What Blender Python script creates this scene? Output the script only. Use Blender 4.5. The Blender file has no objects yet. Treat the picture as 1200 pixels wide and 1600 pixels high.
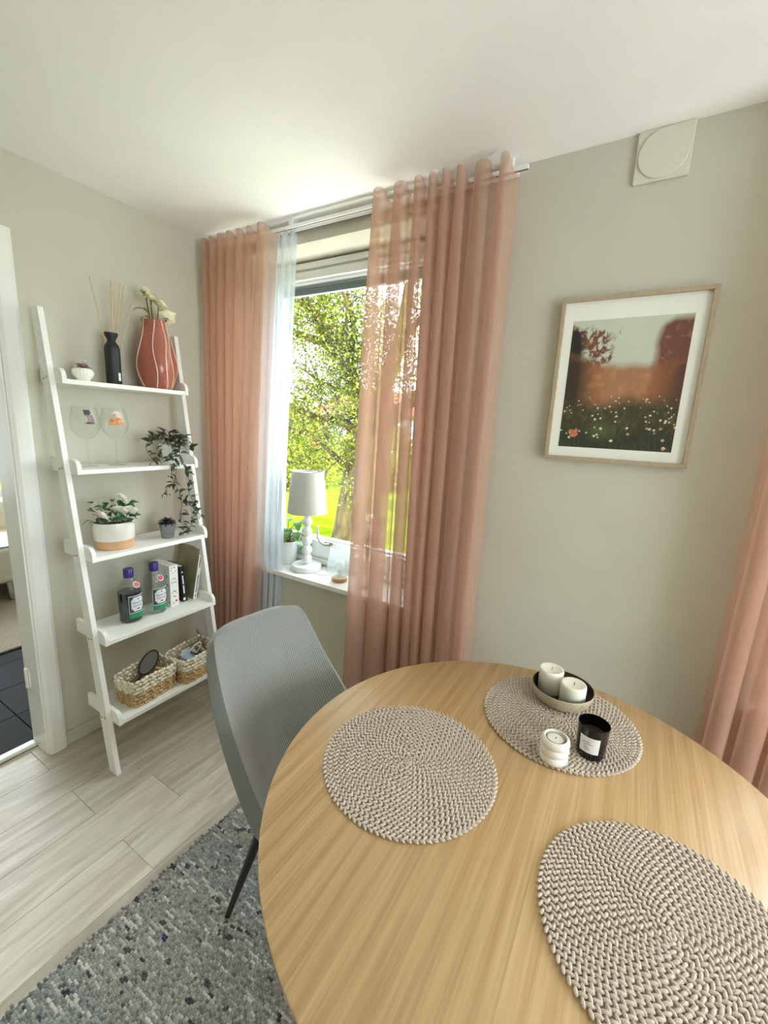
import bpy, bmesh, math, random
import numpy as np
from mathutils import Vector, Matrix
random.seed(7)
RNG = np.random.default_rng(7)
SC = bpy.context.scene
COL = SC.collection
PI = math.pi

def lin(c):
    c = c / 255.0
    return c / 12.92 if c <= 0.04045 else ((c + 0.055) / 1.055) ** 2.4
def S(r, g, b):
    return (lin(r), lin(g), lin(b), 1.0)

# ------------------------------------------------------------------ camera
CAM_LOC = (2.089, -1.649, 1.513)
YAW, PITCH, ROLL = math.radians(30.428), math.radians(11.279), math.radians(2.821)
F_PX = 662.6
fw = Vector((-math.sin(YAW) * math.cos(PITCH), math.cos(YAW) * math.cos(PITCH), -math.sin(PITCH)))
rt = Vector((math.cos(YAW), math.sin(YAW), 0))
up = rt.cross(fw)
r2 = rt * math.cos(ROLL) + up * math.sin(ROLL)
u2 = -rt * math.sin(ROLL) + up * math.cos(ROLL)
cam_data = bpy.data.cameras.new('camera')
cam = bpy.data.objects.new('camera', cam_data)
COL.objects.link(cam)
cam.matrix_world = Matrix(((r2.x, u2.x, -fw.x, CAM_LOC[0]), (r2.y, u2.y, -fw.y, CAM_LOC[1]),
                           (r2.z, u2.z, -fw.z, CAM_LOC[2]), (0, 0, 0, 1)))
cam_data.sensor_fit = 'VERTICAL'
cam_data.sensor_height = 36.0
cam_data.sensor_width = 27.0
cam_data.lens = F_PX / 1600.0 * 36.0
cam_data.clip_start = 0.02
SC.camera = cam

# ------------------------------------------------------------------ world, sun, portals, exposure
SKY = 5.0
world = bpy.data.worlds.new('world')
SC.world = world
world.use_nodes = True
bgn = world.node_tree.nodes['Background']
bgn.inputs['Color'].default_value = (0.86, 0.94, 1.0, 1)
bgn.inputs['Strength'].default_value = SKY

sun_d = bpy.data.lights.new('sun', 'SUN')
sun_d.energy = 10.0
sun_d.angle = math.radians(4)
sun_d.color = (1.0, 0.96, 0.90)
sun = bpy.data.objects.new('sun', sun_d)
COL.objects.link(sun)
sun.rotation_euler = Vector((-0.58, 0.16, -0.80)).to_track_quat('-Z', 'Y').to_euler()   # high, along the facade, never into the room

def portal(name, loc, rot, sx, sy):
    d = bpy.data.lights.new(name, 'AREA')
    d.shape = 'RECTANGLE'; d.size = sx; d.size_y = sy
    d.cycles.is_portal = True
    o = bpy.data.objects.new(name, d); COL.objects.link(o)
    o.location = loc; o.rotation_euler = rot
portal('portal_window', (0.715, 0.262, 1.525), (-PI / 2, 0, 0), 1.09, 1.61)
portal('portal_added_window_right', (3.10, 0.262, 1.525), (-PI / 2, 0, 0), 1.10, 1.61)
portal('portal_added_window_side', (4.256, -1.15, 1.425), (0, PI / 2, 0), 1.45, 1.5)
portal('portal_window_hall', (-3.262, -0.6, 1.5), (0, -PI / 2, 0), 1.5, 1.9)

vs = SC.view_settings
vs.view_transform = 'Standard'
vs.look = 'None'
vs.exposure = 1.3
vs.gamma = 1.0
vs.use_curve_mapping = False
SC.cycles.use_denoising = True
SC.cycles.max_bounces = 14
SC.cycles.diffuse_bounces = 8
SC.cycles.transparent_max_bounces = 24
SC.cycles.transmission_bounces = 8
SC.cycles.caustics_reflective = False
SC.cycles.caustics_refractive = False
SC.cycles.sample_clamp_indirect = 8.0

# ------------------------------------------------------------------ materials
MATS = {}
def newmat(name):
    m = bpy.data.materials.new(name); m.use_nodes = True
    MATS[name] = m
    return m, m.node_tree.nodes, m.node_tree.links, m.node_tree.nodes['Principled BSDF']

def mat(name, col, rough=0.5, var=0.0, vscale=20.0, bump=0.0, bscale=60.0, metal=0.0, stretch=(1, 1, 1),
        spec=None, sheen=0.0, coat=0.0, sss=0.0, attr=None):
    m, N, L, P = newmat(name)
    P.inputs['Roughness'].default_value = rough
    P.inputs['Metallic'].default_value = metal
    if spec is not None: P.inputs['Specular IOR Level'].default_value = spec
    if sheen: P.inputs['Sheen Weight'].default_value = sheen
    if coat: P.inputs['Coat Weight'].default_value = coat
    if sss:
        P.inputs['Subsurface Weight'].default_value = sss
        P.inputs['Subsurface Radius'].default_value = (0.01, 0.008, 0.006)
        P.inputs['Subsurface Scale'].default_value = 0.5
    P.inputs['Base Color'].default_value = col
    tc = N.new('ShaderNodeTexCoord'); mp = N.new('ShaderNodeMapping')
    mp.inputs['Scale'].default_value = stretch
    L.new(tc.outputs['Object'], mp.inputs['Vector'])
    src = None
    if attr:
        a = N.new('ShaderNodeAttribute'); a.attribute_name = attr
        src = a.outputs['Color']
        L.new(src, P.inputs['Base Color'])
    if var > 0:
        nz = N.new('ShaderNodeTexNoise'); nz.inputs['Scale'].default_value = vscale
        nz.inputs['Detail'].default_value = 5
        L.new(mp.outputs[0], nz.inputs['Vector'])
        mr = N.new('ShaderNodeMapRange'); mr.inputs['From Min'].default_value = 0.3; mr.inputs['From Max'].default_value = 0.7
        mr.inputs['To Min'].default_value = 1 - var; mr.inputs['To Max'].default_value = 1 + var
        L.new(nz.outputs['Fac'], mr.inputs['Value'])
        mx = N.new('ShaderNodeMix'); mx.data_type = 'RGBA'; mx.blend_type = 'MULTIPLY'; mx.inputs['Factor'].default_value = 1
        if src is not None: L.new(src, mx.inputs['A'])
        else: mx.inputs['A'].default_value = col
        L.new(mr.outputs[0], mx.inputs['B'])
        L.new(mx.outputs['Result'], P.inputs['Base Color'])
    if bump > 0:
        nb = N.new('ShaderNodeTexNoise'); nb.inputs['Scale'].default_value = bscale; nb.inputs['Detail'].default_value = 4
        L.new(mp.outputs[0], nb.inputs['Vector'])
        b = N.new('ShaderNodeBump'); b.inputs['Strength'].default_value = bump; b.inputs['Distance'].default_value = 0.003
        L.new(nb.outputs['Fac'], b.inputs['Height']); L.new(b.outputs[0], P.inputs['Normal'])
    return m

mat('wall', S(200, 197, 182), 0.85, 0.02, 6, 0.15, 220)
mat('ceiling', S(246, 246, 244), 0.9, 0.015, 5, 0.15, 160)
mat('white_paint', S(236, 236, 231), 0.38, 0.015, 8, 0.05, 60)
mat('shelf_white', S(240, 240, 235), 0.42, 0.02, 14, 0.08, 40, stretch=(4, 1, 4))
mat('frame_white', S(238, 240, 238), 0.35, 0.01, 8)
mat('plastic_white', S(216, 212, 197), 0.6)
mat('track_white', S(240, 240, 238), 0.4)
mat('black_metal', S(20, 20, 21), 0.45)
mat('screw', S(150, 148, 140), 0.35, metal=0.9)
mat('chrome', S(205, 205, 205), 0.18, metal=1.0)
mat('handle_metal', S(196, 190, 178), 0.35, metal=0.7)
mat('dark_line', S(70, 68, 62), 0.8)
mat('blind_grey', S(158, 168, 173), 0.5)
mat('wood_frame', S(174, 157, 132), 0.5, 0.10, 30, stretch=(8, 1, 1))
mat('mount_board', S(236, 236, 228), 0.8)
mat('bottle_black', S(28, 32, 34), 0.5, bump=0.05, bscale=200)
mat('reed', S(205, 180, 140), 0.7, 0.1, 80)
mat('terracotta', S(162, 92, 76), 0.28, 0.10, 60, 0.25, 40, coat=0.3)
mat('vase_line', S(240, 214, 190), 0.4)
mat('stem', S(92, 92, 48), 0.6, 0.15, 40)
mat('petal_white', S(240, 236, 224), 0.6, 0.03, 30, sss=0.1)
mat('petal_cream', S(238, 234, 200), 0.6, 0.04, 30, sss=0.1)
mat('petal_mauve', S(170, 140, 145), 0.4, 0.15, 60)
mat('leaf_yellowgreen', S(150, 155, 80), 0.5, 0.2, 40)
mat('leaf_rose', S(58, 104, 64), 0.5, 0.25, 60)
mat('leaf_ivy', S(70, 76, 60), 0.55, 0.35, 50)
mat('leaf_dark', S(55, 58, 56), 0.5, 0.25, 60)
mat('leaf_pothos', S(84, 122, 54), 0.4, 0.25, 30)
mat('leaf_tan', S(120, 110, 85), 0.6, 0.3, 60)
mat('porcelain', S(240, 238, 230), 0.22, coat=0.3)
mat('pot_glaze', S(226, 224, 214), 0.25, 0.03, 20)
mat('pot_clay', S(198, 158, 118), 0.8, 0.08, 120, 0.2, 150)
mat('pot_grey', S(128, 130, 130), 0.6, 0.2, 50, 0.2, 80)
mat('pot_white', S(240, 242, 240), 0.4)
mat('soil', S(60, 46, 36), 0.95, 0.3, 120, 0.8, 150)
mat('cap_purple', S(52, 34, 120), 0.35, coat=0.2)
mat('seal_red', S(190, 40, 70), 0.4)
mat('label_white', S(232, 234, 238), 0.6)
mat('label_dark', S(66, 80, 80), 0.6, 0.25, 90)
mat('label_green', S(44, 150, 100), 0.5, 0.12, 60)
mat('ink', S(60, 60, 72), 0.7)
mat('ink_red', S(205, 60, 90), 0.7)
mat('ink_green', S(90, 130, 110), 0.7)
mat('liquid_dark', S(26, 18, 40), 0.12, coat=0.4)
mat('paper_white', S(240, 240, 236), 0.7)
mat('book_black', S(20, 20, 20), 0.5, 0.2, 100)
mat('book_green', S(150, 146, 112), 0.6, 0.22, 14, 0, 1)
mat('pages', S(226, 218, 198), 0.9, 0.08, 60, stretch=(1, 1, 20))
mat('cotton_cream', S(236, 228, 208), 0.9, 0.05, 200, 0.5, 300, sheen=0.2)
mat('seagrass_tan', S(200, 172, 126), 0.85, 0.2, 160, 0.5, 300)
mat('basket_inner', S(196, 180, 146), 0.95, 0.1, 80)
mat('grey_plastic', S(104, 102, 98), 0.3)
mat('silver_blue', S(180, 196, 206), 0.3, metal=0.3)
mat('tan_card', S(200, 160, 120), 0.7)
mat('lamp_paint', S(236, 238, 238), 0.35)
mat('candle_wax', S(246, 242, 230), 0.5, 0.01, 20, sss=0.4)
mat('wick', S(40, 34, 30), 0.9)
mat('bowl_speckle', S(184, 172, 146), 0.5, 0.4, 420, 0.2, 120)
mat('bowl_dark', S(52, 42, 34), 0.4, 0.2, 60)
mat('stone_white', S(236, 232, 226), 0.75, 0.05, 120, 0.2, 200)
mat('jar_black', S(8, 8, 9), 0.12)
mat('tin', S(206, 204, 198), 0.3, metal=0.8)
mat('mat_fibre', S(206, 192, 178), 0.75, 0.12, 700, 0.4, 900)
mat('mat_under', S(140, 124, 110), 0.9)
mat('chair_leg', S(14, 14, 15), 0.4)
mat('oak_leg', S(196, 156, 104), 0.5, 0.15, 8, stretch=(6, 6, 1))
mat('rug_base', S(132, 130, 124), 0.95)
mat('rug_yarn', S(150, 148, 142), 0.95, 0.12, 600, 0.6, 900, attr='col', sheen=0.2)
mat('art_print', S(120, 110, 90), 0.7, attr='col')
mat('decal_a', S(150, 130, 130), 0.6, 0.45, 110)
mat('decal_b', S(214, 150, 96), 0.6, 0.4, 90)
mat('decal_dark', S(80, 76, 80), 0.6, 0.3, 120)
mat('decal_skin', S(232, 196, 176), 0.6, 0.1, 100)
mat('decal_hat', S(226, 214, 190), 0.6, 0.1, 100)
mat('dark_tile', S(7, 8, 9), 0.6, 0.25, 6, spec=0.1)
mat('grey_carpet', S(150, 140, 126), 0.95, 0.15, 80, 0.6, 300)
mat('sofa_cloth', S(206, 200, 184), 0.9, 0.04, 30, 0.3, 300)
mat('magazine', S(150, 180, 210), 0.4, 0.5, 12)
mat('lawn', (0.080, 0.112, 0.004, 1), 1.0, 0.35, 2.2, 0.8, 12, spec=0.0)
mat('bounce_paving', S(214, 212, 206), 0.9, 0.08, 3, 0.3, 40)  # pale surface of the added light-bouncing strip
mat('bark', S(78, 68, 46), 0.9, 0.6, 9, 1.0, 18, stretch=(1, 1, 0.35), spec=0.0)
mat('bark_bare', S(70, 71, 74), 0.85, 0.15, 6, spec=0.0)
mat('twig', S(58, 52, 42), 0.9, 0.3, 20)
mat('house_wall', S(190, 190, 188), 0.9, 0.04, 2)
mat('roof_tile', S(120, 54, 40), 0.85, 0.2, 6)
mat('house_glass', S(70, 80, 92), 0.2)
mat('apple', S(140, 50, 30), 0.4, 0.2, 20)

def glassy(name, tint=(1, 1, 1, 1), ior=1.45, extra=0.0):
    m, N, L, P = newmat(name)
    N.remove(P)
    out = N['Material Output']
    t = N.new('ShaderNodeBsdfTransparent'); t.inputs['Color'].default_value = tint
    g = N.new('ShaderNodeBsdfGlossy'); g.inputs['Roughness'].default_value = 0.03
    lw = N.new('ShaderNodeLayerWeight'); lw.inputs['Blend'].default_value = 0.5
    pw_ = N.new('ShaderNodeMath'); pw_.operation = 'POWER'; pw_.inputs[1].default_value = 4.0
    L.new(lw.outputs['Facing'], pw_.inputs[0])
    ad = N.new('ShaderNodeMath'); ad.operation = 'MULTIPLY_ADD'; ad.inputs[1].default_value = ior; ad.inputs[2].default_value = extra
    L.new(pw_.outputs[0], ad.inputs[0])
    mx = N.new('ShaderNodeMixShader')
    L.new(ad.outputs[0], mx.inputs[0]); L.new(t.outputs[0], mx.inputs[1]); L.new(g.outputs[0], mx.inputs[2])
    L.new(mx.outputs[0], out.inputs['Surface'])
    return m
glassy('pane_glass', (0.97, 0.985, 0.98, 1), .6, .02)
glassy('wine_glass', (0.965, 0.972, 0.97, 1), .9, 0.022)
glassy('bottle_glass', (0.90, 0.935, 0.93, 1), .5, 0.05)
glassy('lantern_glass', (0.86, 0.93, 0.92, 1), .5, 0.05)
glassy('plastic_film', (0.88, 0.86, 0.84, 1), .5, 0.10)

def cloth(name, col, transp, trans=0.6, streak=0.12):
    m, N, L, P = newmat(name)
    N.remove(P)
    out = N['Material Output']
    tc = N.new('ShaderNodeTexCoord'); mp = N.new('ShaderNodeMapping')
    mp.inputs['Scale'].default_value = (90, 90, 5)
    L.new(tc.outputs['Object'], mp.inputs['Vector'])
    nz = N.new('ShaderNodeTexNoise'); nz.inputs['Scale'].default_value = 3; nz.inputs['Detail'].default_value = 3
    L.new(mp.outputs[0], nz.inputs['Vector'])
    mr = N.new('ShaderNodeMapRange')
    mr.inputs['From Min'].default_value = 0.3; mr.inputs['From Max'].default_value = 0.7
    mr.inputs['To Min'].default_value = transp - streak; mr.inputs['To Max'].default_value = transp + streak
    L.new(nz.outputs['Fac'], mr.inputs['Value'])
    t = N.new('ShaderNodeBsdfTransparent')
    d = N.new('ShaderNodeBsdfDiffuse'); d.inputs['Color'].default_value = col
    tl = N.new('ShaderNodeBsdfTranslucent'); tl.inputs['Color'].default_value = col
    m1 = N.new('ShaderNodeMixShader'); m1.inputs[0].default_value = trans
    L.new(d.outputs[0], m1.inputs[1]); L.new(tl.outputs[0], m1.inputs[2])
    m2 = N.new('ShaderNodeMixShader')
    L.new(mr.outputs[0], m2.inputs[0]); L.new(m1.outputs[0], m2.inputs[1]); L.new(t.outputs[0], m2.inputs[2])
    L.new(m2.outputs[0], out.inputs['Surface'])
cloth('curtain_pink', S(217, 178, 158), 0.40, 0.45, 0.035)
cloth('curtain_sheer', S(226, 233, 242), 0.40, 0.45, 0.04)
cloth('shade_cloth', S(214, 214, 210), 0.0, 0.12, 0.0)
cloth('frost_glass', S(226, 236, 236), 0.74, 0.4, 0.02)

def leafmat(name, stops):
    m, N, L, P = newmat(name)
    N.remove(P)
    out = N['Material Output']
    a = N.new('ShaderNodeAttribute'); a.attribute_name = 'col'
    d = N.new('ShaderNodeBsdfDiffuse'); tl = N.new('ShaderNodeBsdfTranslucent')
    L.new(a.outputs['Color'], d.inputs['Color'])
    L.new(a.outputs['Color'], tl.inputs['Color'])
    m1 = N.new('ShaderNodeMixShader'); m1.inputs[0].default_value = 0.5
    L.new(d.outputs[0], m1.inputs[1]); L.new(tl.outputs[0], m1.inputs[2])
    L.new(m1.outputs[0], out.inputs['Surface'])
leafmat('tree_leaf', None)

def wood_floor():
    m, N, L, P = newmat('floor_oak')
    P.inputs['Roughness'].default_value = 0.42
    tc = N.new('ShaderNodeTexCoord'); oi = N.new('ShaderNodeObjectInfo')
    ad = N.new('ShaderNodeVectorMath'); ad.operation = 'ADD'
    ml = N.new('ShaderNodeMath'); ml.operation = 'MULTIPLY'; ml.inputs[1].default_value = 37.0
    L.new(oi.outputs['Random'], ml.inputs[0])
    L.new(tc.outputs['Object'], ad.inputs[0]); L.new(ml.outputs[0], ad.inputs[1])
    mp = N.new('ShaderNodeMapping'); mp.inputs['Scale'].default_value = (14, 1.6, 1)
    L.new(ad.outputs[0], mp.inputs['Vector'])
    nz = N.new('ShaderNodeTexNoise'); nz.inputs['Scale'].default_value = 2.2; nz.inputs['Detail'].default_value = 8
    nz.inputs['Distortion'].default_value = 0.6
    L.new(mp.outputs[0], nz.inputs['Vector'])
    cr = N.new('ShaderNodeValToRGB')
    cr.color_ramp.elements[0].position = 0.30; cr.color_ramp.elements[0].color = S(178, 167, 152)
    cr.color_ramp.elements[1].position = 0.72; cr.color_ramp.elements[1].color = S(218, 211, 199)
    L.new(nz.outputs['Fac'], cr.inputs['Fac'])
    hs = N.new('ShaderNodeHueSaturation')
    mr = N.new('ShaderNodeMapRange'); mr.inputs['To Min'].default_value = 0.88; mr.inputs['To Max'].default_value = 1.08
    L.new(oi.outputs['Random'], mr.inputs['Value']); L.new(mr.outputs[0], hs.inputs['Value'])
    L.new(cr.outputs[0], hs.inputs['Color']); L.new(hs.outputs[0], P.inputs['Base Color'])
    b = N.new('ShaderNodeBump'); b.inputs['Strength'].default_value = 0.06; b.inputs['Distance'].default_value = 0.002
    L.new(nz.outputs['Fac'], b.inputs['Height']); L.new(b.outputs[0], P.inputs['Normal'])
wood_floor()

def table_oak():
    m, N, L, P = newmat('table_oak')
    P.inputs['Roughness'].default_value = 0.30
    tc = N.new('ShaderNodeTexCoord')
    sep = N.new('ShaderNodeSeparateXYZ'); L.new(tc.outputs['Object'], sep.inputs[0])
    # stave index along x (staves run along y)
    dv = N.new('ShaderNodeMath'); dv.operation = 'DIVIDE'; dv.inputs[1].default_value = 0.155
    L.new(sep.outputs['X'], dv.inputs[0])
    of = N.new('ShaderNodeMath'); of.operation = 'ADD'; of.inputs[1].default_value = 9.72
    L.new(dv.outputs[0], of.inputs[0])
    fl = N.new('ShaderNodeMath'); fl.operation = 'FLOOR'; L.new(of.outputs[0], fl.inputs[0])
    wn = N.new('ShaderNodeTexWhiteNoise'); wn.noise_dimensions = '1D'; L.new(fl.outputs[0], wn.inputs['W'])
    ml = N.new('ShaderNodeMath'); ml.operation = 'MULTIPLY'; ml.inputs[1].default_value = 13.0
    L.new(wn.outputs['Value'], ml.inputs[0])
    ad = N.new('ShaderNodeVectorMath'); ad.operation = 'ADD'
    L.new(tc.outputs['Object'], ad.inputs[0]); L.new(ml.outputs[0], ad.inputs[1])
    mp = N.new('ShaderNodeMapping'); mp.inputs['Scale'].default_value = (110, 2.5, 1)
    L.new(ad.outputs[0], mp.inputs['Vector'])
    nz = N.new('ShaderNodeTexNoise'); nz.inputs['Scale'].default_value = 1.6; nz.inputs['Detail'].default_value = 8
    L.new(mp.outputs[0], nz.inputs['Vector'])
    mp2 = N.new('ShaderNodeMapping'); mp2.inputs['Scale'].default_value = (2.4, .34, 1)
    L.new(ad.outputs[0], mp2.inputs['Vector'])
    wv = N.new('ShaderNodeTexWave'); wv.inputs['Scale'].default_value = 3.2; wv.inputs['Distortion'].default_value = 9.0
    wv.inputs['Detail'].default_value = 3; wv.inputs['Detail Scale'].default_value = 0.7
    L.new(mp2.outputs[0], wv.inputs['Vector'])
    mx = N.new('ShaderNodeMath'); mx.operation = 'MULTIPLY_ADD'; mx.inputs[1].default_value = 0.22
    L.new(wv.outputs['Fac'], mx.inputs[0]); 
    sb = N.new('ShaderNodeMath'); sb.operation = 'SUBTRACT'; sb.inputs[1].default_value = 0.11
    L.new(nz.outputs['Fac'], sb.inputs[0]); L.new(sb.outputs[0], mx.inputs[2])
    cr = N.new('ShaderNodeValToRGB')
    cr.color_ramp.elements[0].position = 0.15; cr.color_ramp.elements[0].color = S(176, 140, 94)
    cr.color_ramp.elements[1].position = 0.85; cr.color_ramp.elements[1].color = S(214, 182, 135)
    L.new(mx.outputs[0], cr.inputs['Fac'])
    hs = N.new('ShaderNodeHueSaturation')
    mr = N.new('ShaderNodeMapRange'); mr.inputs['To Min'].default_value = 0.86; mr.inputs['To Max'].default_value = 1.06
    L.new(wn.outputs['Value'], mr.inputs['Value']); L.new(mr.outputs[0], hs.inputs['Value'])
    L.new(cr.outputs[0], hs.inputs['Color']); L.new(hs.outputs[0], P.inputs['Base Color'])
    b = N.new('ShaderNodeBump'); b.inputs['Strength'].default_value = 0.08; b.inputs['Distance'].default_value = 0.001
    L.new(nz.outputs['Fac'], b.inputs['Height']); L.new(b.outputs[0], P.inputs['Normal'])
table_oak()

def ribbed():
    m, N, L, P = newmat('chair_fabric')
    P.inputs['Roughness'].default_value = 0.8
    P.inputs['Sheen Weight'].default_value = 0.35
    P.inputs['Sheen Roughness'].default_value = 0.4
    uv = N.new('ShaderNodeUVMap'); uv.uv_map = 'UVMap'
    wv = N.new('ShaderNodeTexWave'); wv.bands_direction = 'X'; wv.inputs['Scale'].default_value = 44.0
    wv.inputs['Distortion'].default_value = 0.0
    L.new(uv.outputs[0], wv.inputs['Vector'])
    cr = N.new('ShaderNodeValToRGB')
    cr.color_ramp.elements[0].position = 0.05; cr.color_ramp.elements[0].color = S(124, 126, 125)
    cr.color_ramp.elements[1].position = 0.55; cr.color_ramp.elements[1].color = S(160, 162, 161)
    L.new(wv.outputs['Fac'], cr.inputs['Fac'])
    nz = N.new('ShaderNodeTexNoise'); nz.inputs['Scale'].default_value = 9
    L.new(uv.outputs[0], nz.inputs['Vector'])
    mr = N.new('ShaderNodeMapRange'); mr.inputs['To Min'].default_value = 0.9; mr.inputs['To Max'].default_value = 1.1
    L.new(nz.outputs['Fac'], mr.inputs['Value'])
    mx = N.new('ShaderNodeMix'); mx.data_type = 'RGBA'; mx.blend_type = 'MULTIPLY'; mx.inputs['Factor'].default_value = 1
    L.new(cr.outputs[0], mx.inputs['A']); L.new(mr.outputs[0], mx.inputs['B'])
    L.new(mx.outputs['Result'], P.inputs['Base Color'])
    b = N.new('ShaderNodeBump'); b.inputs['Strength'].default_value = 0.6; b.inputs['Distance'].default_value = 0.0015
    L.new(wv.outputs['Fac'], b.inputs['Height']); L.new(b.outputs[0], P.inputs['Normal'])
ribbed()

# ------------------------------------------------------------------ mesh helpers
class MB:
    def __init__(s): s.V = []; s.F = []; s.n = 0; s.C = []
    def add(s, v, f, col=None):
        v = np.asarray(v, float).reshape(-1, 3)
        s.V.append(v)
        k = s.n
        s.F.extend([tuple(i + k for i in q) for q in f])
        s.n += len(v)
        if col is not None: s.C.append(np.tile(np.asarray(col, float), (len(v), 1)))
        return s
    def box(s, lo, hi):
        x0, y0, z0 = lo; x1, y1, z1 = hi
        v = [(x0, y0, z0), (x1, y0, z0), (x1, y1, z0), (x0, y1, z0), (x0, y0, z1), (x1, y0, z1), (x1, y1, z1), (x0, y1, z1)]
        return s.add(v, [(3, 2, 1, 0), (4, 5, 6, 7), (0, 1, 5, 4), (1, 2, 6, 5), (2, 3, 7, 6), (3, 0, 4, 7)])
    def lathe(s, prof, n=32, c=(0, 0, 0), capb=True, capt=True, flute=0, fl_amp=0.0):
        v = []; f = []
        m = len(prof)
        for (r, z) in prof:
            for k in range(n):
                a = 2 * PI * k / n
                rr = r * (1 + (fl_amp * math.cos(flute * a) if flute else 0))
                v.append((c[0] + rr * math.cos(a), c[1] + rr * math.sin(a), c[2] + z))
        for i in range(m - 1):
            for k in range(n):
                k2 = (k + 1) % n
                f.append((i * n + k, i * n + k2, (i + 1) * n + k2, (i + 1) * n + k))
        if capb: f.append(tuple(reversed(range(n))))
        if capt: f.append(tuple((m - 1) * n + k for k in range(n)))
        return s.add(v, f)
    def tube(s, pts, rad, n=8, cap=True):
        pts = [Vector(p) for p in pts]
        if not hasattr(rad, '__len__'): rad = [rad] * len(pts)
        v = []; f = []
        t0 = (pts[1] - pts[0]).normalized()
        ref = Vector((0, 0, 1)) if abs(t0.z) < 0.9 else Vector((1, 0, 0))
        nrm = (ref - t0 * ref.dot(t0)).normalized()
        for i, p in enumerate(pts):
            if i == 0: t = pts[1] - pts[0]
            elif i == len(pts) - 1: t = pts[-1] - pts[-2]
            else: t = pts[i + 1] - pts[i - 1]
            t.normalize()
            nrm = nrm - t * nrm.dot(t)
            nrm.normalize()
            bn = t.cross(nrm)
            for k in range(n):
                a = 2 * PI * k / n
                q = p + (nrm * math.cos(a) + bn * math.sin(a)) * rad[i]
                v.append(q[:])
        for i in range(len(pts) - 1):
            for k in range(n):
                k2 = (k + 1) % n
                f.append((i * n + k, i * n + k2, (i + 1) * n + k2, (i + 1) * n + k))
        if cap:
            f.append(tuple(reversed(range(n)))); f.append(tuple((len(pts) - 1) * n + k for k in range(n)))
        return s.add(v, f)
    def sphere(s, c, r, n=16, m=10, sc=(1, 1, 1)):
        v = [(c[0], c[1], c[2] - r * sc[2])]; f = []
        for i in range(1, m):
            t = -PI / 2 + PI * i / m
            for k in range(n):
                a = 2 * PI * k / n
                v.append((c[0] + r * sc[0] * math.cos(t) * math.cos(a), c[1] + r * sc[1] * math.cos(t) * math.sin(a), c[2] + r * sc[2] * math.sin(t)))
        v.append((c[0], c[1], c[2] + r * sc[2]))
        for k in range(n):
            f.append((0, 1 + (k + 1) % n, 1 + k))
        for i in range(m - 2):
            for k in range(n):
                a = 1 + i * n + k; b = 1 + i * n + (k + 1) % n
                f.append((a, b, b + n, a + n))
        top = len(v) - 1; base = 1 + (m - 2) * n
        for k in range(n):
            f.append((base + k, base + (k + 1) % n, top))
        return s.add(v, f)
    def grid(s, A, closed_u=False):
        A = np.asarray(A, float); nu, nv = A.shape[:2]
        f = []
        for i in range(nu if closed_u else nu - 1):
            i2 = (i + 1) % nu
            for j in range(nv - 1):
                f.append((i * nv + j, i2 * nv + j, i2 * nv + j + 1, i * nv + j + 1))
        return s.add(A.reshape(-1, 3), f)
    def prism(s, poly, axis, lo, hi):
        # poly: list of 2D points (counter-clockwise in the other two axes), extruded along axis
        n = len(poly); v = []
        for t in (lo, hi):
            for (a, b) in poly:
                p = [0, 0, 0]; o = [i for i in range(3) if i != axis]
                p[o[0]] = a; p[o[1]] = b; p[axis] = t
                v.append(p)
        f = [tuple(reversed(range(n))), tuple(range(n, 2 * n))]
        for k in range(n):
            k2 = (k + 1) % n
            f.append((k, k2, n + k2, n + k))
        return s.add(v, f)
    def mesh(s, name, m, smooth=None, bevel=0.0, bseg=2):
        me = bpy.data.meshes.new(name)
        V = np.concatenate(s.V) if s.V else np.zeros((0, 3))
        me.from_pydata(V.tolist(), [], s.F)
        if bevel > 0:
            bm = bmesh.new(); bm.from_mesh(me)
            bmesh.ops.recalc_face_normals(bm, faces=bm.faces)
            ed = [e for e in bm.edges if len(e.link_faces) == 2 and e.calc_face_angle(0) > 0.6]
            bmesh.ops.bevel(bm, geom=ed, offset=bevel, segments=bseg, affect='EDGES', profile=0.6, clamp_overlap=True)
            bm.to_mesh(me); bm.free()
        else:
            bm = bmesh.new(); bm.from_mesh(me)
            bmesh.ops.recalc_face_normals(bm, faces=bm.faces)
            bm.to_mesh(me); bm.free()
        if smooth is not None:
            me.polygons.foreach_set('use_smooth', [True] * len(me.polygons))
            if smooth < 179:
                me.set_sharp_from_angle(angle=math.radians(smooth))
        if s.C:
            C = np.concatenate(s.C)
            at = me.color_attributes.new('col', 'FLOAT_COLOR', 'POINT')
            if C.shape[1] == 3: C = np.c_[C, np.ones(len(C))]
            at.data.foreach_set('color', C.astype(np.float32).ravel())
        if m: me.materials.append(MATS[m])
        return me
    def build(s, name, m, parent=None, smooth=None, bevel=0.0, bseg=2):
        return link(name, s.mesh(name, m, smooth, bevel, bseg), parent)

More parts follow.
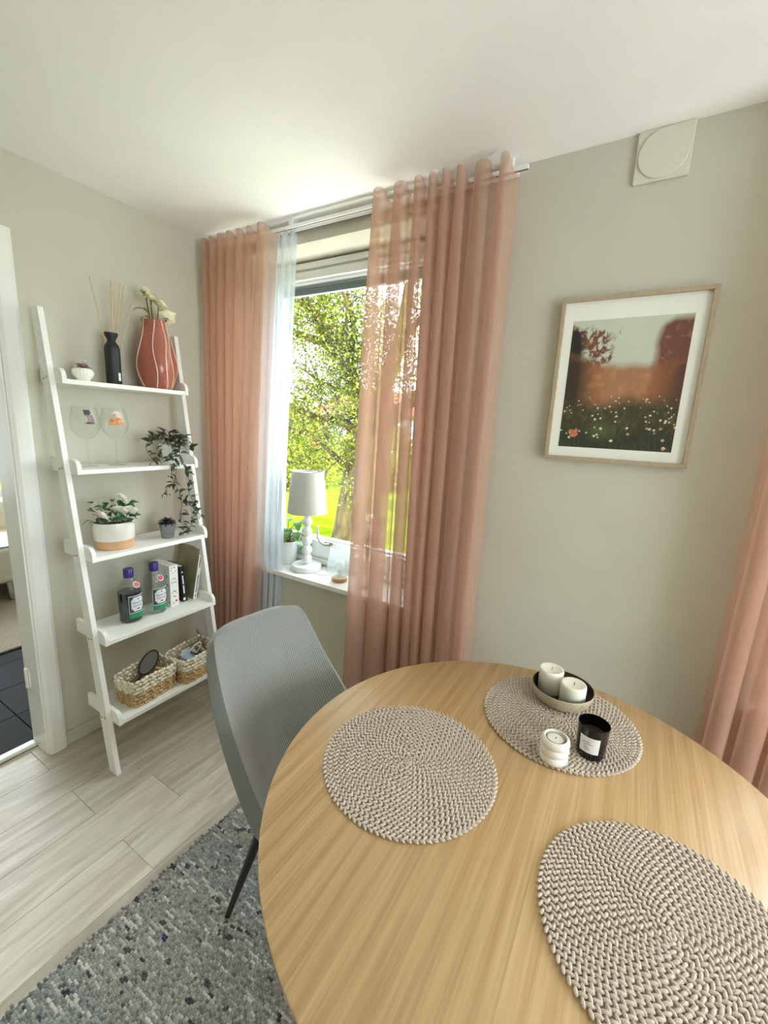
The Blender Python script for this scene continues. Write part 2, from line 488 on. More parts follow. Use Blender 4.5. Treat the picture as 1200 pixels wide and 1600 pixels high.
def link(name, me, parent=None, loc=None, rot=None, scale=None):
    o = bpy.data.objects.new(name, me); COL.objects.link(o)
    if parent is not None: o.parent = parent
    if loc is not None: o.location = loc
    if rot is not None: o.rotation_euler = rot
    if scale is not None: o.scale = scale
    return o
def tag(o, label, cat, group=None):
    o['label'] = label; o['category'] = cat
    if group: o['group'] = group
    return o
def struct(o, label=None):
    o['kind'] = 'structure'
    if label: o['label'] = label
    return o
def empty(name, loc=(0, 0, 0), rz=0.0):
    o = bpy.data.objects.new(name, None); COL.objects.link(o)
    o.location = loc; o.rotation_euler = (0, 0, rz); o.empty_display_size = 0.05
    return o
def fast_mesh(name, V, F, m, C=None, smooth=True):
    """V (n,3), F (k,4) quads"""
    me = bpy.data.meshes.new(name)
    V = np.ascontiguousarray(V, np.float32); F = np.ascontiguousarray(F, np.int32)
    me.vertices.add(len(V)); me.vertices.foreach_set('co', V.ravel())
    k = F.shape[1]
    me.loops.add(F.size); me.loops.foreach_set('vertex_index', F.ravel())
    me.polygons.add(len(F))
    me.polygons.foreach_set('loop_start', np.arange(0, F.size, k, dtype=np.int32))
    me.update(calc_edges=True)
    if smooth: me.polygons.foreach_set('use_smooth', np.ones(len(F), bool))
    if C is not None:
        at = me.color_attributes.new('col', 'FLOAT_COLOR', 'POINT')
        at.data.foreach_set('color', np.ascontiguousarray(C, np.float32).ravel())
    me.validate()
    me.materials.append(MATS[m])
    return me
def text_geo(txt, size, shear=0.0):
    cu = bpy.data.curves.new('txt', 'FONT'); cu.body = txt; cu.size = size; cu.align_x = 'CENTER'; cu.align_y = 'CENTER'
    cu.shear = shear; cu.resolution_u = 3
    o = bpy.data.objects.new('txt', cu); COL.objects.link(o)
    dg = bpy.context.evaluated_depsgraph_get(); dg.update()
    me = bpy.data.meshes.new_from_object(o.evaluated_get(dg))
    v = np.array([q.co[:] for q in me.vertices]); f = [tuple(p.vertices) for p in me.polygons]
    bpy.data.objects.remove(o); bpy.data.curves.remove(cu); bpy.data.meshes.remove(me)
    return v, f

# ------------------------------------------------------------------ room shell
H = 2.42
XR, YB = 4.2, -3.8      # right wall, rear wall
WT = 0.26               # outer wall thickness
W1 = (0.17, 1.26, 0.715, 2.33)      # window 1 opening x0,x1,z0,z1
W2 = (2.55, 3.65, 0.715, 2.33)
def hwall(name, axis, at0, at1, a0, a1, holes, m='wall', z0=0.0, z1=H):
    """wall running along X (axis 0) or Y (axis 1), holes = [(a0,a1,z0,z1)]"""
    b = MB()
    def bx(p0, p1, q0, q1):
        if p1 - p0 < 1e-6 or q1 - q0 < 1e-6: return
        if axis == 0: b.box((p0, at0, q0), (p1, at1, q1))
        else: b.box((at0, p0, q0), (at1, p1, q1))
    cur = a0
    for (h0, h1, k0, k1) in sorted(holes):
        bx(cur, h0, z0, z1); bx(h0, h1, z0, k0); bx(h0, h1, k1, z1); cur = h1
    bx(cur, a1, z0, z1)
    return struct(b.build(name, m))
DOOR = (-1.86, -0.96, 0.0, 2.09)
hwall('wall_back', 0, 0.0, WT, -0.12, XR + WT, [W1, W2])
hwall('wall_left', 1, -0.12, 0.0, YB, 0.0, [DOOR])
hwall('wall_right', 1, XR, XR + 0.05, YB, 0.0, [(-1.9, -.4, .7, 2.15)])  # opening for the added fill window
hwall('wall_rear', 0, YB - 0.1, YB, -0.12, XR + 0.05, [])
struct(MB().box((-0.12, YB - 0.1, H), (XR + WT, WT, H + 0.25)).build('ceiling', 'ceiling'))
fl = struct(MB().box((-0.12, YB, -0.05), (XR, 0.0, -0.008)).build('floor', 'dark_line'))
# planks 0.19 wide running along Y
pw, pl = 0.19, 1.28
plank_cache = {}
xi = -0.27; row = 1
while xi < XR:
    x0 = max(xi, -0.095); x1 = min(xi + pw, XR)
    off = [-1.005, -0.36, -0.78][row % 2 if row % 5 else 2]
    k0 = off
    while k0 < 0: k0 += pl
    yt = k0
    while yt > YB:
        ya = max(yt - pl, YB); yb = min(yt, 0.0)
        if yb - ya > 0.02:
            key = (round(x1 - x0, 3), round(yb - ya, 3))
            if key not in plank_cache:
                plank_cache[key] = MB().box((-key[0] / 2 + .0004, -key[1] / 2 + .0004, -0.008), (key[0] / 2 - .0004, key[1] / 2 - .0004, 0.0)).mesh('plank', 'floor_oak', None, 0.0012, 1)
            link('plank', plank_cache[key], fl, ((x0 + x1) / 2, (ya + yb) / 2, 0))
        yt -= pl
    xi += pw; row += 1

# baseboards
struct(MB().box((0.0, -0.896, 0.0), (0.012, 0.0, 0.065)).build('baseboard_left', 'wall', bevel=0.004))
struct(MB().box((0.012, -0.012, 0.0), (XR, 0.0, 0.065)).build('baseboard_back', 'wall', bevel=0.004))

# ------------------------------------------------------------------ door opening in the left wall
d1 = struct(empty('door_1', (0, -1.41, 0)), 'white framed open doorway in left wall')
def wbuild(b, name, m, parent, **k):
    o = b.build(name, m, parent, **k)
    o.matrix_parent_inverse = Matrix.Translation(-Vector(parent.location))
    return o
for (ya, yb) in ((-0.965, -0.898), (-1.922, -1.855)):
    b = MB()
    b.prism([(-0.002, ya), (0.014, ya), (0.022, ya + 0.014), (0.022, yb - 0.012), (0.016, yb), (-0.002, yb)], 2, 0.0, 2.155)
    wbuild(b, 'casing', 'white_paint', d1)
wbuild(MB().box((-0.002, -1.855, 2.085), (0.02, -0.965, 2.155)), 'casing', 'white_paint', d1, bevel=0.004)
for (ya, yb) in ((-0.972, -0.958), (-1.862, -1.848)):
    wbuild(MB().box((-0.135, ya, 0.0), (0.004, yb, 2.085)), 'jamb', 'white_paint', d1, bevel=0.002)
wbuild(MB().box((-0.135, -1.848, 2.075), (0.004, -0.972, 2.09)), 'jamb', 'white_paint', d1)
wbuild(MB().box((-0.135, -1.848, 0.0), (-0.095, -0.972, 0.018)), 'threshold', 'white_paint', d1, bevel=0.006)
b = MB(); b.tube([(-0.10, -0.978, 0.30), (-0.10, -0.978, 0.39)], 0.007, 10); b.box((-0.125, -0.976, 0.305), (-0.08, -0.972, 0.385))
wbuild(b, 'hinge', 'white_paint', d1)

# ------------------------------------------------------------------ windows
def make_window(name, x0, x1, z0, z1, full):
    yf = 0.19
    fr = MB()
    fwid = 0.045
    fr.box((x0, yf, z0), (x0 + fwid, yf + .06, z1)); fr.box((x1 - fwid, yf, z0), (x1, yf + .06, z1))
    fr.box((x0 + fwid, yf, z0), (x1 - fwid, yf + .06, z0 + .055)); fr.box((x0 + fwid, yf, z1 - .05), (x1 - fwid, yf + .06, z1))
    w = struct(fr.build(name, 'frame_white', bevel=0.004), None)
    sx0, sx1, sz0, sz1 = x0 + .04, x1 - .04, z0 + .055, z1 - .045
    sw = 0.066
    y0, y1 = yf - 0.012, yf + 0.045
    for (a, bb) in (((sx0, y0, sz0), (sx0 + sw, y1, sz1)), ((sx1 - sw, y0, sz0), (sx1, y1, sz1)),
                    ((sx0 + sw, y0, sz0), (sx1 - sw, y1, sz0 + .095)), ((sx0 + sw, y0, sz1 - .040), (sx1 - sw, y1, sz1))):
        MB().box(a, bb).build('sash_rail', 'frame_white', w, bevel=0.006)
    gx0, gx1, gz0, gz1 = sx0 + sw, sx1 - sw, sz0 + .095, sz1 - .040
    # glazing beads
    for (a, bb) in (((gx0, y0 + .02, gz0), (gx1, y1, gz0 + .012)), ((gx0, y0 + .02, gz1 - .012), (gx1, y1, gz1)),
                    ((gx0, y0 + .02, gz0), (gx0 + .012, y1, gz1)), ((gx1 - .012, y0 + .02, gz0), (gx1, y1, gz1))):
        MB().box(a, bb).build('glazing_bead', 'frame_white', w, bevel=0.002)
    MB().box((gx0 - .004, yf + .028, gz0 - .004), (gx1 + .004, yf + .033, gz1 + .004)).build('pane', 'pane_glass', w)
    # stepped moulding on the inside and the dark seal gap
    for k, zz in enumerate((z1 - .022, z0 + .03)):
        MB().box((x0, yf - .022, zz - .014), (x1, yf, zz + .014)).build('moulding', 'frame_white', w, bevel=0.006)
    MB().box((x0 + .03, yf - .004, z1 - .050), (x1 - .03, yf - .0005, z1 - .044)).build('seal', 'dark_line', w)
    if full:
        # raised venetian blind stacked at the top of the glass
        bl = MB().box((gx0 + .012, yf + .036, gz1 - .026), (gx1 - .012, yf + .062, gz1)).build('blind', 'blind_grey', w, bevel=.002)
        n = 6
        me = None
        for k in range(n):
            zc = gz1 - .030 - k * .0052
            if me is None:
                me = MB().prism([(yf + .036, -.0012), (yf + .049, -.0004), (yf + .062, -.0012), (yf + .062, .0012), (yf + .049, .002), (yf + .036, .0012)], 0, gx0 + .012, gx1 - .012).mesh('slat', 'blind_grey')
            link('slat', me, bl, (0, 0, zc))
        MB().box((.845, yf + .030, gz1 - .066), (.865, yf + .066, gz1 - .002)).build('blind_bracket', 'track_white', bl, bevel=.002)
        # handle: bent lever on the bottom rail
        hx = .672
        hp = MB(); hp.box((hx - .03, y0 - .008, .845), (hx + .03, y0, .872))
        hm = hp.build('handle_plate', 'handle_metal', w, bevel=.003)
        MB().tube([(hx + .01, y0 - .012, .858), (hx - .02, y0 - .022, .853), (hx - .045, y0 - .028, .866), (hx - .06, y0 - .03, .895), (hx - .064, y0 - .03, .935), (hx - .060, y0 - .03, .957)],
                  [.009, .008, .008, .008, .0075, .006], 10).build('lever', 'handle_metal', hm, 60)
    return w
w1 = make_window('window_1', W1[0], W1[1], W1[2], W1[3], True)
w1['label'] = 'white framed window with raised grey blind behind the lamp'
w2 = make_window('added_window_2', W2[0], W2[1], W2[2], W2[3], False)  # out of view, added behind the curtain for more daylight
w2['label'] = 'unseen white framed window added behind the curtain at the right edge'
# unseen window added in the right wall to brighten the room
b = MB()
for (a, bb) in (((XR, -1.9, .7), (XR + .05, -1.84, 2.15)), ((XR, -.46, .7), (XR + .05, -.4, 2.15)), ((XR, -1.84, .7), (XR + .05, -.46, .76)), ((XR, -1.84, 2.09), (XR + .05, -.46, 2.15))): b.box(a, bb)
w3 = struct(b.build('added_window_3', 'frame_white', bevel=.003), 'unseen white framed window added in the right wall for fill light')
MB().box((XR + .02, -1.85, .75), (XR + .025, -.45, 2.10)).build('pane', 'pane_glass', w3)
# sills
sl = struct(MB().box((0.10, -0.045, 0.695), (1.345, 0.20, 0.72)).build('trim_1', 'white_paint', bevel=.004), 'white painted window sill under the lamp')
struct(MB().box((2.48, -0.045, 0.695), (3.72, 0.20, 0.72)).build('trim_2', 'white_paint', bevel=.004), 'white window sill behind the right-edge curtain')

# ------------------------------------------------------------------ curtain tracks and curtains
def track(x0, x1, y, lab):
    t = MB().box((x0, y - .008, H - .044), (x1, y + .008, H - .030)).build('curtain_track', 'track_white', bevel=.002)
    MB().box((x0, y - .0025, H - .0448), (x1, y + .0025, H - .0438)).build('groove', 'dark_line', t)
    k = 0
    xx = x0 + .06
    while xx < x1:
        MB().box((xx - .010, y - .007, H - .030), (xx + .010, y + .007, H - .0003)).build('bracket', 'track_white', t, bevel=.002)
        xx += (x1 - x0 - .12) / 3
    tag(t, lab, 'curtain track', 'curtain tracks')
track(.03, 1.64, -.050, 'white curtain track carrying the pink curtains')
track(.05, 1.60, -.014, 'white curtain track carrying the sheer, nearer the window')
track(2.36, 3.85, -.050, 'white curtain track above the right-edge curtain')

def curtain(name, xs_top, xs_bot, y0, ztop, zbot, amp, mname, label, seed, amp_bot=None, nper=14, nv=46, head=0.012):
    """xs_top / xs_bot: x of every fold crest at top / bottom (same length)"""
    rr = random.Random(seed)
    n = len(xs_top) - 1
    nu = n * nper + 1
    A = np.zeros((nu, nv, 3))
    am = [rr.uniform(.75, 1.25) for _ in range(n + 1)]
    ph = [rr.uniform(-.3, .3) for _ in range(n + 1)]
    sway = [(rr.uniform(-.01, .01), rr.uniform(0, 6)) for _ in range(n + 1)]
    if amp_bot is None: amp_bot = amp
    for i in range(nu):
        t = i / nper; k = min(int(t), n - 1); fr_ = t - k
        for j in range(nv):
            v = j / (nv - 1)
            s = v * v * (3 - 2 * v)
            xt = xs_top[k] + (xs_top[k + 1] - xs_top[k]) * fr_
            xb = xs_bot[k] + (xs_bot[k + 1] - xs_bot[k]) * fr_
            wid = (xs_top[k + 1] - xs_top[k]) * (1 - v) + (xs_bot[k + 1] - xs_bot[k]) * v
            a = (amp * (1 - s) + amp_bot * s) * (am[k] * (1 - fr_) + am[k + 1] * fr_)
            p = 2 * PI * fr_
            y = y0 + a * math.cos(p + ph[k] * v * math.sin(PI * fr_))
            x = xt * (1 - v) + xb * v + 0.27 * wid * math.sin(2 * p) * (0.5 + .5 * min(1, v * 6))
            q = sway[k][0] * (1 - fr_) + sway[k + 1][0] * fr_
            x += q * math.sin(v * 5 + sway[k][1]) * s
            z = ztop * (1 - v) + zbot * v
            z += head * math.cos(p + PI) * max(0, 1 - j / 5)
            A[i, j] = (x, y, z)
    o = MB().grid(A).build(name, mname, None, 179)
    tag(o, label, 'curtain', 'curtains')
    return o
def spread(a, b, n, jit, seed, power=1.0):
    rr = random.Random(seed)
    t = [(i / n) ** power for i in range(n + 1)]
    out = [a + (b - a) * q for q in t]
    w = abs(b - a) / n
    return [out[0]] + [x + rr.uniform(-jit, jit) * w for x in out[1:-1]] + [out[-1]]
cl_ = curtain('pink_curtain', [.045, .105, .165, .235, .30, .36, .43, .52], [.05, .085, .125, .17, .21, .25, .285, .325], -.104, 2.378, .02, .036, 'curtain_pink', 'pale pink curtain gathered in the corner beside the white shelf', 3, .052, head=.014)
cr_ = curtain('pink_curtain', [1.06, 1.150, 1.245, 1.305, 1.355, 1.405, 1.46, 1.555, 1.615], [1.00, 1.13, 1.25, 1.32, 1.37, 1.41, 1.47, 1.545, 1.60], -.104, 2.378, .02, .038, 'curtain_pink', 'wide sheer pink curtain hanging right of the window lamp', 5, .054, head=.016)
ce_ = curtain('pink_curtain', spread(2.39, 2.85, 6, .2, 8), spread(2.375, 2.80, 6, .25, 9), -.104, 2.378, .02, .036, 'curtain_pink', 'pink curtain at the right edge beyond the table', 11, .052, head=.014)
cs_ = curtain('sheer_curtain', [.40, .46, .51, .56, .60], [.28, .34, .39, .43, .462], -.030, 2.375, .02, .013, 'curtain_sheer', 'narrow white sheer curtain between the pink curtain and the lamp', 6, .016)

# ------------------------------------------------------------------ wall things: picture and vent
pic = empty('framed_picture', (2.008, -0.001, 1.432)); tag(pic, 'framed print of a meadow at sunset with pale wood frame', 'picture')
X0, X1, Z0, Z1 = -.214, .214, 0.0, .534
fwd = .013
for nm, pts in (('frame_rail', [(X0, Z0), (X1, Z0), (X1 - fwd, Z0 + fwd), (X0 + fwd, Z0 + fwd)]), ('frame_rail', [(X0, Z1), (X0 + fwd, Z1 - fwd), (X1 - fwd, Z1 - fwd), (X1, Z1)]),
                ('frame_rail', [(X0, Z0), (X0 + fwd, Z0 + fwd), (X0 + fwd, Z1 - fwd), (X0, Z1)]), ('frame_rail', [(X1, Z0), (X1, Z1), (X1 - fwd, Z1 - fwd), (X1 - fwd, Z0 + fwd)])):
    MB().prism(pts, 1, -.024, 0.0).build(nm, 'wood_frame', pic, bevel=.001)
MB().box((X0 + .008, -.012, Z0 + .008), (X1 - .008, -.002, Z1 - .008)).build('mount', 'mount_board', pic)
def art():
    w, h = 190, 240
    ax0, ax1, az0, az1 = -.172, .166, .046, .462
    U, Vv = np.meshgrid(np.linspace(0, 1, w), np.linspace(0, 1, h), indexing='ij')
    def noise(f, seed):
        r = np.random.default_rng(seed); out = np.zeros_like(U); am = 1.0
        for o in range(4):
            g = r.random((f * 2 ** o + 2, f * 2 ** o + 2)); n = f * 2 ** o
            x = U * n; y = Vv * n; i = np.minimum(x.astype(int), n - 1); j = np.minimum(y.astype(int), n - 1); a = x - i; b_ = y - j
            out += am * (g[i, j] * (1 - a) * (1 - b_) + g[i + 1, j] * a * (1 - b_) + g[i, j + 1] * (1 - a) * b_ + g[i + 1, j + 1] * a * b_); am *= .55
        return out / 2.1
    n1 = noise(5, 1); n2 = noise(14, 2); n3 = noise(30, 3); n4 = noise(26, 9)
    C = np.zeros((w, h, 3))
    sky = np.array(S(196, 202, 184)[:3]); C[:] = sky
    def blend(mask, col):
        m_ = np.clip(mask, 0, 1)[..., None]; C[:] = C * (1 - m_) + np.array(S(*col)[:3]) * m_
    # left leafy tree
    left = (np.clip((.40 + .08 * (n2 - .5) * 4 - U) * 14, 0, 1)) * np.clip((.98 - Vv + (n2 - .5) * .15 - np.clip(U - .15, 0, 1) * .25) * 30, 0, 1)
    blend(left * np.clip((n4 - .36) * 9, 0, 1), (112, 74, 56)); blend(left * np.clip((n4 - .60) * 9, 0, 1), (206, 176, 142))
    blend(np.clip((.15 - U + (n1 - .5) * .1) * 14, 0, 1) * np.clip((.97 - Vv + (n2 - .5) * .1) * 20, 0, 1), (34, 34, 26))
    right = np.clip((U - .70 - .10 * (1 - Vv) * 0 + np.clip(Vv - .62, -1, 1) * -.12 + (n1 - .5) * .1) * 16, 0, 1) * np.clip((1.0 - Vv - np.clip(.86 - U, 0, 1) * .5) * 20, 0, 1)
    blend(right, (110, 70, 56)); blend(right * np.clip((n4 - .5) * 5, 0, 1) * .6, (164, 116, 90))
    band = np.clip((.68 - Vv + 1.0 * (U - .6) ** 2 * .25 + (n1 - .5) * .06) * 14, 0, 1)
    blend(band * .92, (160, 106, 68)); blend(band * np.clip((n2 - .52) * 5, 0, 1) * .5, (196, 142, 96))
    blend(band * np.clip((.30 - U) * 5, 0, 1), (60, 46, 32))
    blend(band * np.clip((U - .72) * 4, 0, 1), (92, 58, 44))
    mead = np.clip((.44 - Vv + (n1 - .5) * .16) * 8, 0, 1)
    blend(mead, (62, 58, 36)); blend(mead * np.clip((n3 - .5) * 4, 0, 1) * .7, (96, 98, 58)); 
    blend(np.clip((.22 - Vv + (n1 - .5) * .15) * 8, 0, 1) * .8, (42, 48, 34))
    blend(np.clip(.5 - np.hypot((U - .38) / .16, (Vv - .14) / .10) * .5, 0, 1) * 1.3, (88, 112, 58))
    gr = np.sin(U * 190 + 9 * n1) * np.sin(U * 77 + 14 * n2 + Vv * 9)
    blend(mead * np.clip(gr, 0, 1) * np.clip(n2 * 1.6 - .4, 0, 1) * .45, (120, 118, 76))
    r = np.random.default_rng(4)
    for k in range(85):
        u, v = r.random(), r.random() * .40 + .02
        rad = (.005 + .008 * (1 - v / .45)) * r.uniform(.6, 1.2)
        blend((np.hypot(U - u, (Vv - v) * 1.25) < rad) * .9, (226, 220, 196) if r.random() > .15 else (210, 160, 120))
    blend((np.hypot(U - .13, (Vv - .12) * 1.25) < .048) * np.clip((n4 - .42) * 9, 0, 1) * .9, (206, 128, 92))
    A = np.zeros((w, h, 3)); A[..., 0] = ax0 + (ax1 - ax0) * U; A[..., 1] = -.0126; A[..., 2] = az0 + (az1 - az0) * Vv
    idx = np.arange(w * h).reshape(w, h)
    F = np.stack([idx[:-1, :-1], idx[1:, :-1], idx[1:, 1:], idx[:-1, 1:]], -1).reshape(-1, 4)
    me = fast_mesh('print', A.reshape(-1, 3), F, 'art_print', np.c_[C.reshape(-1, 3), np.ones(w * h)], False)
    o = link('print', me, pic); o['label'] = 'meadow photo print'
art()

vent = empty('air_vent', (2.024, 0.0, 2.349)); tag(vent, 'square white wall vent with a round cover below the ceiling', 'vent')
MB().box((-.072, -.010, -.071), (.072, 0, .0705)).build('plate', 'plastic_white', vent, bevel=.004)
b = MB(); b.lathe([(.066, 0), (.066, .003), (.0645, .0045), (.001, .005)], 48)
o = b.build('round_cover', 'plastic_white', vent, 40); o.rotation_euler = (PI / 2, 0, 0); o.location = (0, -.010, 0)

# ------------------------------------------------------------------ ladder shelf
LS = empty('ladder_shelf', (0.2, -0.58, 0)); tag(LS, 'white wooden leaning ladder shelf with five boards', 'shelf')
def lsb(b, name, m, **k): return wbuild(b, name, m, LS, **k)
YL, YRr = -.868, -.300       # outer faces
rt_ = .020                   # rail thickness in y
def rail_x(z): return .317 - (.317 - .030) * z / 1.895
for (ya, yb) in ((YL, YL + rt_), (YRr - rt_, YRr)):
    lsb(MB().prism([(rail_x(0), 0), (rail_x(0) + .058, 0), (rail_x(1.895) + .058, 1.895), (rail_x(1.895), 1.895)], 1, ya, yb), 'rail', 'shelf_white', bevel=.002)
tiers = [(.002, .180, 1.618), (.025, .232, 1.274), (.055, .286, .927), (.098, .332, .579), (.137, .388, .235)]
for (xb_, xf, zb) in tiers:
    lsb(MB().box((xb_, YL + rt_ + .016, zb), (xf, YRr - rt_ - .016, zb + .018)), 'shelf_board', 'shelf_white', bevel=.002)
    for (ya, yb) in ((YL + rt_, YL + rt_ + .016), (YRr - rt_ - .016, YRr - rt_)):
        hh = .058; R_ = .034
        poly = [(xb_, zb), (xf + .002, zb)]
        for k in range(7):
            a = k / 6 * PI / 2
            poly.append((xf + .002 - R_ + R_ * math.cos(a), zb + hh - R_ + R_ * math.sin(a)))
        poly += [(xb_, zb + hh)]
        lsb(MB().prism(poly, 1, ya, yb), 'side_board', 'shelf_white', bevel=.0015)
    for dx in (.018, .040):
        xx = rail_x(zb + .02) + dx
        b = MB(); b.tube([(xx, YL - .0015, zb + .02 + (dx - .03) * .2), (xx, YL + .002, zb + .02 + (dx - .03) * .2)], .004, 10)
        lsb(b, 'screw', 'screw')
T1, T2, T3, T4, T5 = [t[2] + .018 for t in tiers]

# --- leaf meshes
def leaf_mesh(name, m, L_=1.0, W_=.45, fold=.12, curl=.15, tip=True):
    st = [(0, .04), (.18, .62), (.42, 1.0), (.68, .78), (.88, .36), (1.0, .02)]
    v = []; f = []
    for (t, w) in st:
        z = curl * math.sin(t * PI) - curl * t * t
        v += [(t * L_, -w * W_ / 2, z + fold * w * .5), (t * L_, 0, z), (t * L_, w * W_ / 2, z + fold * w * .5)]
    for i in range(len(st) - 1):
        a = i * 3
        f += [(a, a + 3, a + 4, a + 1), (a + 1, a + 4, a + 5, a + 2)]
    b = MB(); b.add(v, f)
    return b.mesh(name, m, 179)
LEAF = {k: leaf_mesh('leaf', 'leaf_' + k, 1, w, fo, cu) for k, w, fo, cu in
        (('ivy', .42, .1, .15), ('rose', .62, .1, .2), ('yellowgreen', .45, .15, .2), ('dark', .55, .2, .25), ('pothos', .72, .12, .25), ('tan', .5, .2, .2))}
def put_leaf(kind, parent, p, d, size, roll=0.0):
    d = Vector(d).normalized()
    q = d.to_track_quat('X', 'Z')
    o = link('leaf', LEAF[kind], parent)
    o.rotation_mode = 'QUATERNION'
    from mathutils import Quaternion
    o.rotation_quaternion = q @ Quaternion((1, 0, 0), roll)
    o.location = p; o.scale = (size,) * 3
    return o
def bloom_mesh(m, rings, seed=0, cup=.6):
    """rose-like bloom, unit radius, petals as curved patches"""
    rr = random.Random(seed); b = MB()
    for (n, r0, tilt, sz) in rings:
        off = rr.uniform(0, 6)
        for k in range(n):
            a = off + 2 * PI * k / n + rr.uniform(-.15, .15)
            A = np.zeros((5, 5, 3))
            for i in range(5):
                for j in range(5):
                    s_ = (i / 4 - .5) * 2; t = j / 4
                    wid = sz * math.sin(PI * min(1, .18 + t * .75)) * .75
                    x = r0 + math.cos(tilt) * t * sz - cup * .25 * sz * (1 - s_ * s_) * 0
                    z = math.sin(tilt) * t * sz + .12 * sz * (s_ * s_) - .18 * sz * t * t * t
                    y = s_ * wid
                    x -= .28 * sz * s_ * s_ * (1 - .3 * t)
                    A[i, j] = (x * math.cos(a) - y * math.sin(a), x * math.sin(a) + y * math.cos(a), z)
            b.grid(A)
    return b.mesh('bloom', m, 179)
ROSE = bloom_mesh('petal_white', [(6, .12, .35, .9), (5, .08, .75, .8), (4, .04, 1.1, .65), (3, .0, 1.35, .5)], 1)
CREAM = bloom_mesh('petal_cream', [(6, .12, .5, .95), (5, .06, .95, .85), (4, .02, 1.25, .7)], 2)
MAUVE = bloom_mesh('petal_mauve', [(6, .1, .3, .9), (5, .06, .8, .7), (3, .02, 1.2, .5)], 3)

# --- tier 1: small porcelain flower pot, reed diffuser, vase with flowers
o = empty('flower_pot', (.10, -.737, T1)); tag(o, 'tiny white fluted porcelain pot with ceramic flower on top shelf', 'ornament')
MB().lathe([(.020, 0), (.025, .002), (.023, .010), (.034, .022), (.038, .036), (.034, .048), (.030, .052), (.026, .047)], 60, flute=20, fl_amp=.035, capt=True).build('pot', 'porcelain', o, 60)
for (dx, dy, dz, s_) in ((.010, -.004, .058, .026), (-.004, .018, .056, .017), (.006, -.022, .053, .016)):
    link('bloom', MAUVE if s_ > .02 else ROSE, o, (dx, dy, dz), (.3, .5, dx * 50), (s_,) * 3)
link('bloom', ROSE, o, (0.006, .004, .080), (0, .3, 0), (.011,) * 3)
for k, (a, s_) in enumerate(((.6, .02), (1.6, .022), (2.6, .018), (4.4, .02), (5.4, .018))):
    put_leaf('tan' if k % 2 else 'yellowgreen', o, (.016 * math.cos(a), .016 * math.sin(a), .052), (math.cos(a), math.sin(a), .25), s_)

o = empty('reed_diffuser', (.10, -.617, T1)); tag(o, 'matte black reed diffuser bottle with wooden sticks on top shelf', 'diffuser')
MB().lathe([(.027, 0), (.029, .003), (.0295, .13), (.029, .150), (.025, .164), (.0165, .176), (.0145, .182), (.019, .192), (.0245, .202), (.026, .212), (.0235, .212), (.018, .200), (.012, .190)], 40).build('bottle', 'bottle_black', o, 50)
MB().box((.0285, .004, .018), (.0302, .013, .050)).build('sticker', 'label_white', o)
me = MB().tube([(0, 0, 0), (0, 0, .36)], .0021, 6).mesh('reed', 'reed')
for (ty, tx) in ((-.14, .0), (.02, .02), (.05, -.03), (.10, .03), (.14, .0), (.24, -.02)):
    k = link('reed', me, o, (.002 * math.cos(ty * 30), ty * .03, .06)); k.rotation_euler = (-ty * 1.25, tx, 0)
    k.scale = (1, 1, 1.0)

vz = empty('vase', (.115, -.432, T1)); tag(vz, 'terracotta vase with wavy cream lines on top shelf', 'vase')
prof = [(.056, 0), (.062, .004), (.071, .03), (.080, .06), (.085, .090), (.083, .125), (.075, .165), (.068, .20), (.060, .23), (.052, .262), (.047, .300), (.043, .300), (.043, .262)]
nA = 72
def vase_r(a, z, r):
    wob = .055 * math.cos(4 * a + .6) * math.sin(min(1, z / .3) * PI) + .03 * math.cos(3 * a + 20 * z)
    return r * (1 + wob)
A = np.zeros((nA, len(prof), 3))
for i in range(nA):
    a = 2 * PI * i / nA
    for j, (r, z) in enumerate(prof):
        q = vase_r(a, z, r); A[i, j] = (q * math.cos(a), q * math.sin(a), z)
b = MB(); b.grid(A, True); b.add(A[:, 0, :], [tuple(reversed(range(nA)))])
b.build('body', 'terracotta', vz, 70)
def vr(a, z):
    zs = [p[1] for p in prof[:11]]; rs = [p[0] for p in prof[:11]]
    return vase_r(a, z, float(np.interp(z, zs, rs)))
for (a0, w_, p_) in ((-.62, .10, 0.2), (.02, .12, 2.2), (.50, .16, 1.2), (1.2, .1, 0), (1.9, .1, 2), (2.8, .12, .5), (3.7, .1, 1), (4.7, .12, 2.6)):
    pts = []
    for k in range(26):
        z = .001 + k / 25 * .297
        a = a0 + w_ * math.sin(z * 24 + p_)
        r = vr(a, z) + .0002
        pts.append((r * math.cos(a), r * math.sin(a), z))
    MB().tube(pts, .0021, 6).build('wavy_line', 'vase_line', vz, 60)
# flowers in the vase
fl_ = empty('artificial_peony', (.115, -.432, T1 + .02)); tag(fl_, 'cream artificial peony stems standing in the terracotta vase', 'flower')
for (p1, s_, rz) in (((.012, -.020, .372), .040, 0), ((.024, .010, .345), .048, 1), ((.02, .050, .300), .052, 2), ((.0, -.036, .400), .026, 3)):
    st = MB().tube([(0, 0, .05), (p1[0] * .3, p1[1] * .3, .22), p1], .0025, 6).build('stem', 'stem', fl_, 60)
    link('bloom', CREAM if s_ > .02 else ROSE, fl_, (p1[0], p1[1], p1[2] - .008), (p1[1] * -12, .5, rz), (s_,) * 3)
for (p, d, s_) in (((.01, -.03, .30), (.1, -1, .15), .075), ((.01, -.02, .33), (.1, -.5, .9), .07), ((.01, -.03, .285), (.3, -.9, -.4), .06), ((.0, -.03, .35), (-.1, -.4, .8), .06), ((.03, .0, .31), (.6, .5, .4), .04), ((.02, .03, .29), (.7, .7, 0), .035), ((0, -.04, .385), (.2, -1, .3), .025)):
    put_leaf('yellowgreen', fl_, p, d, s_, random.uniform(-.6, .6))

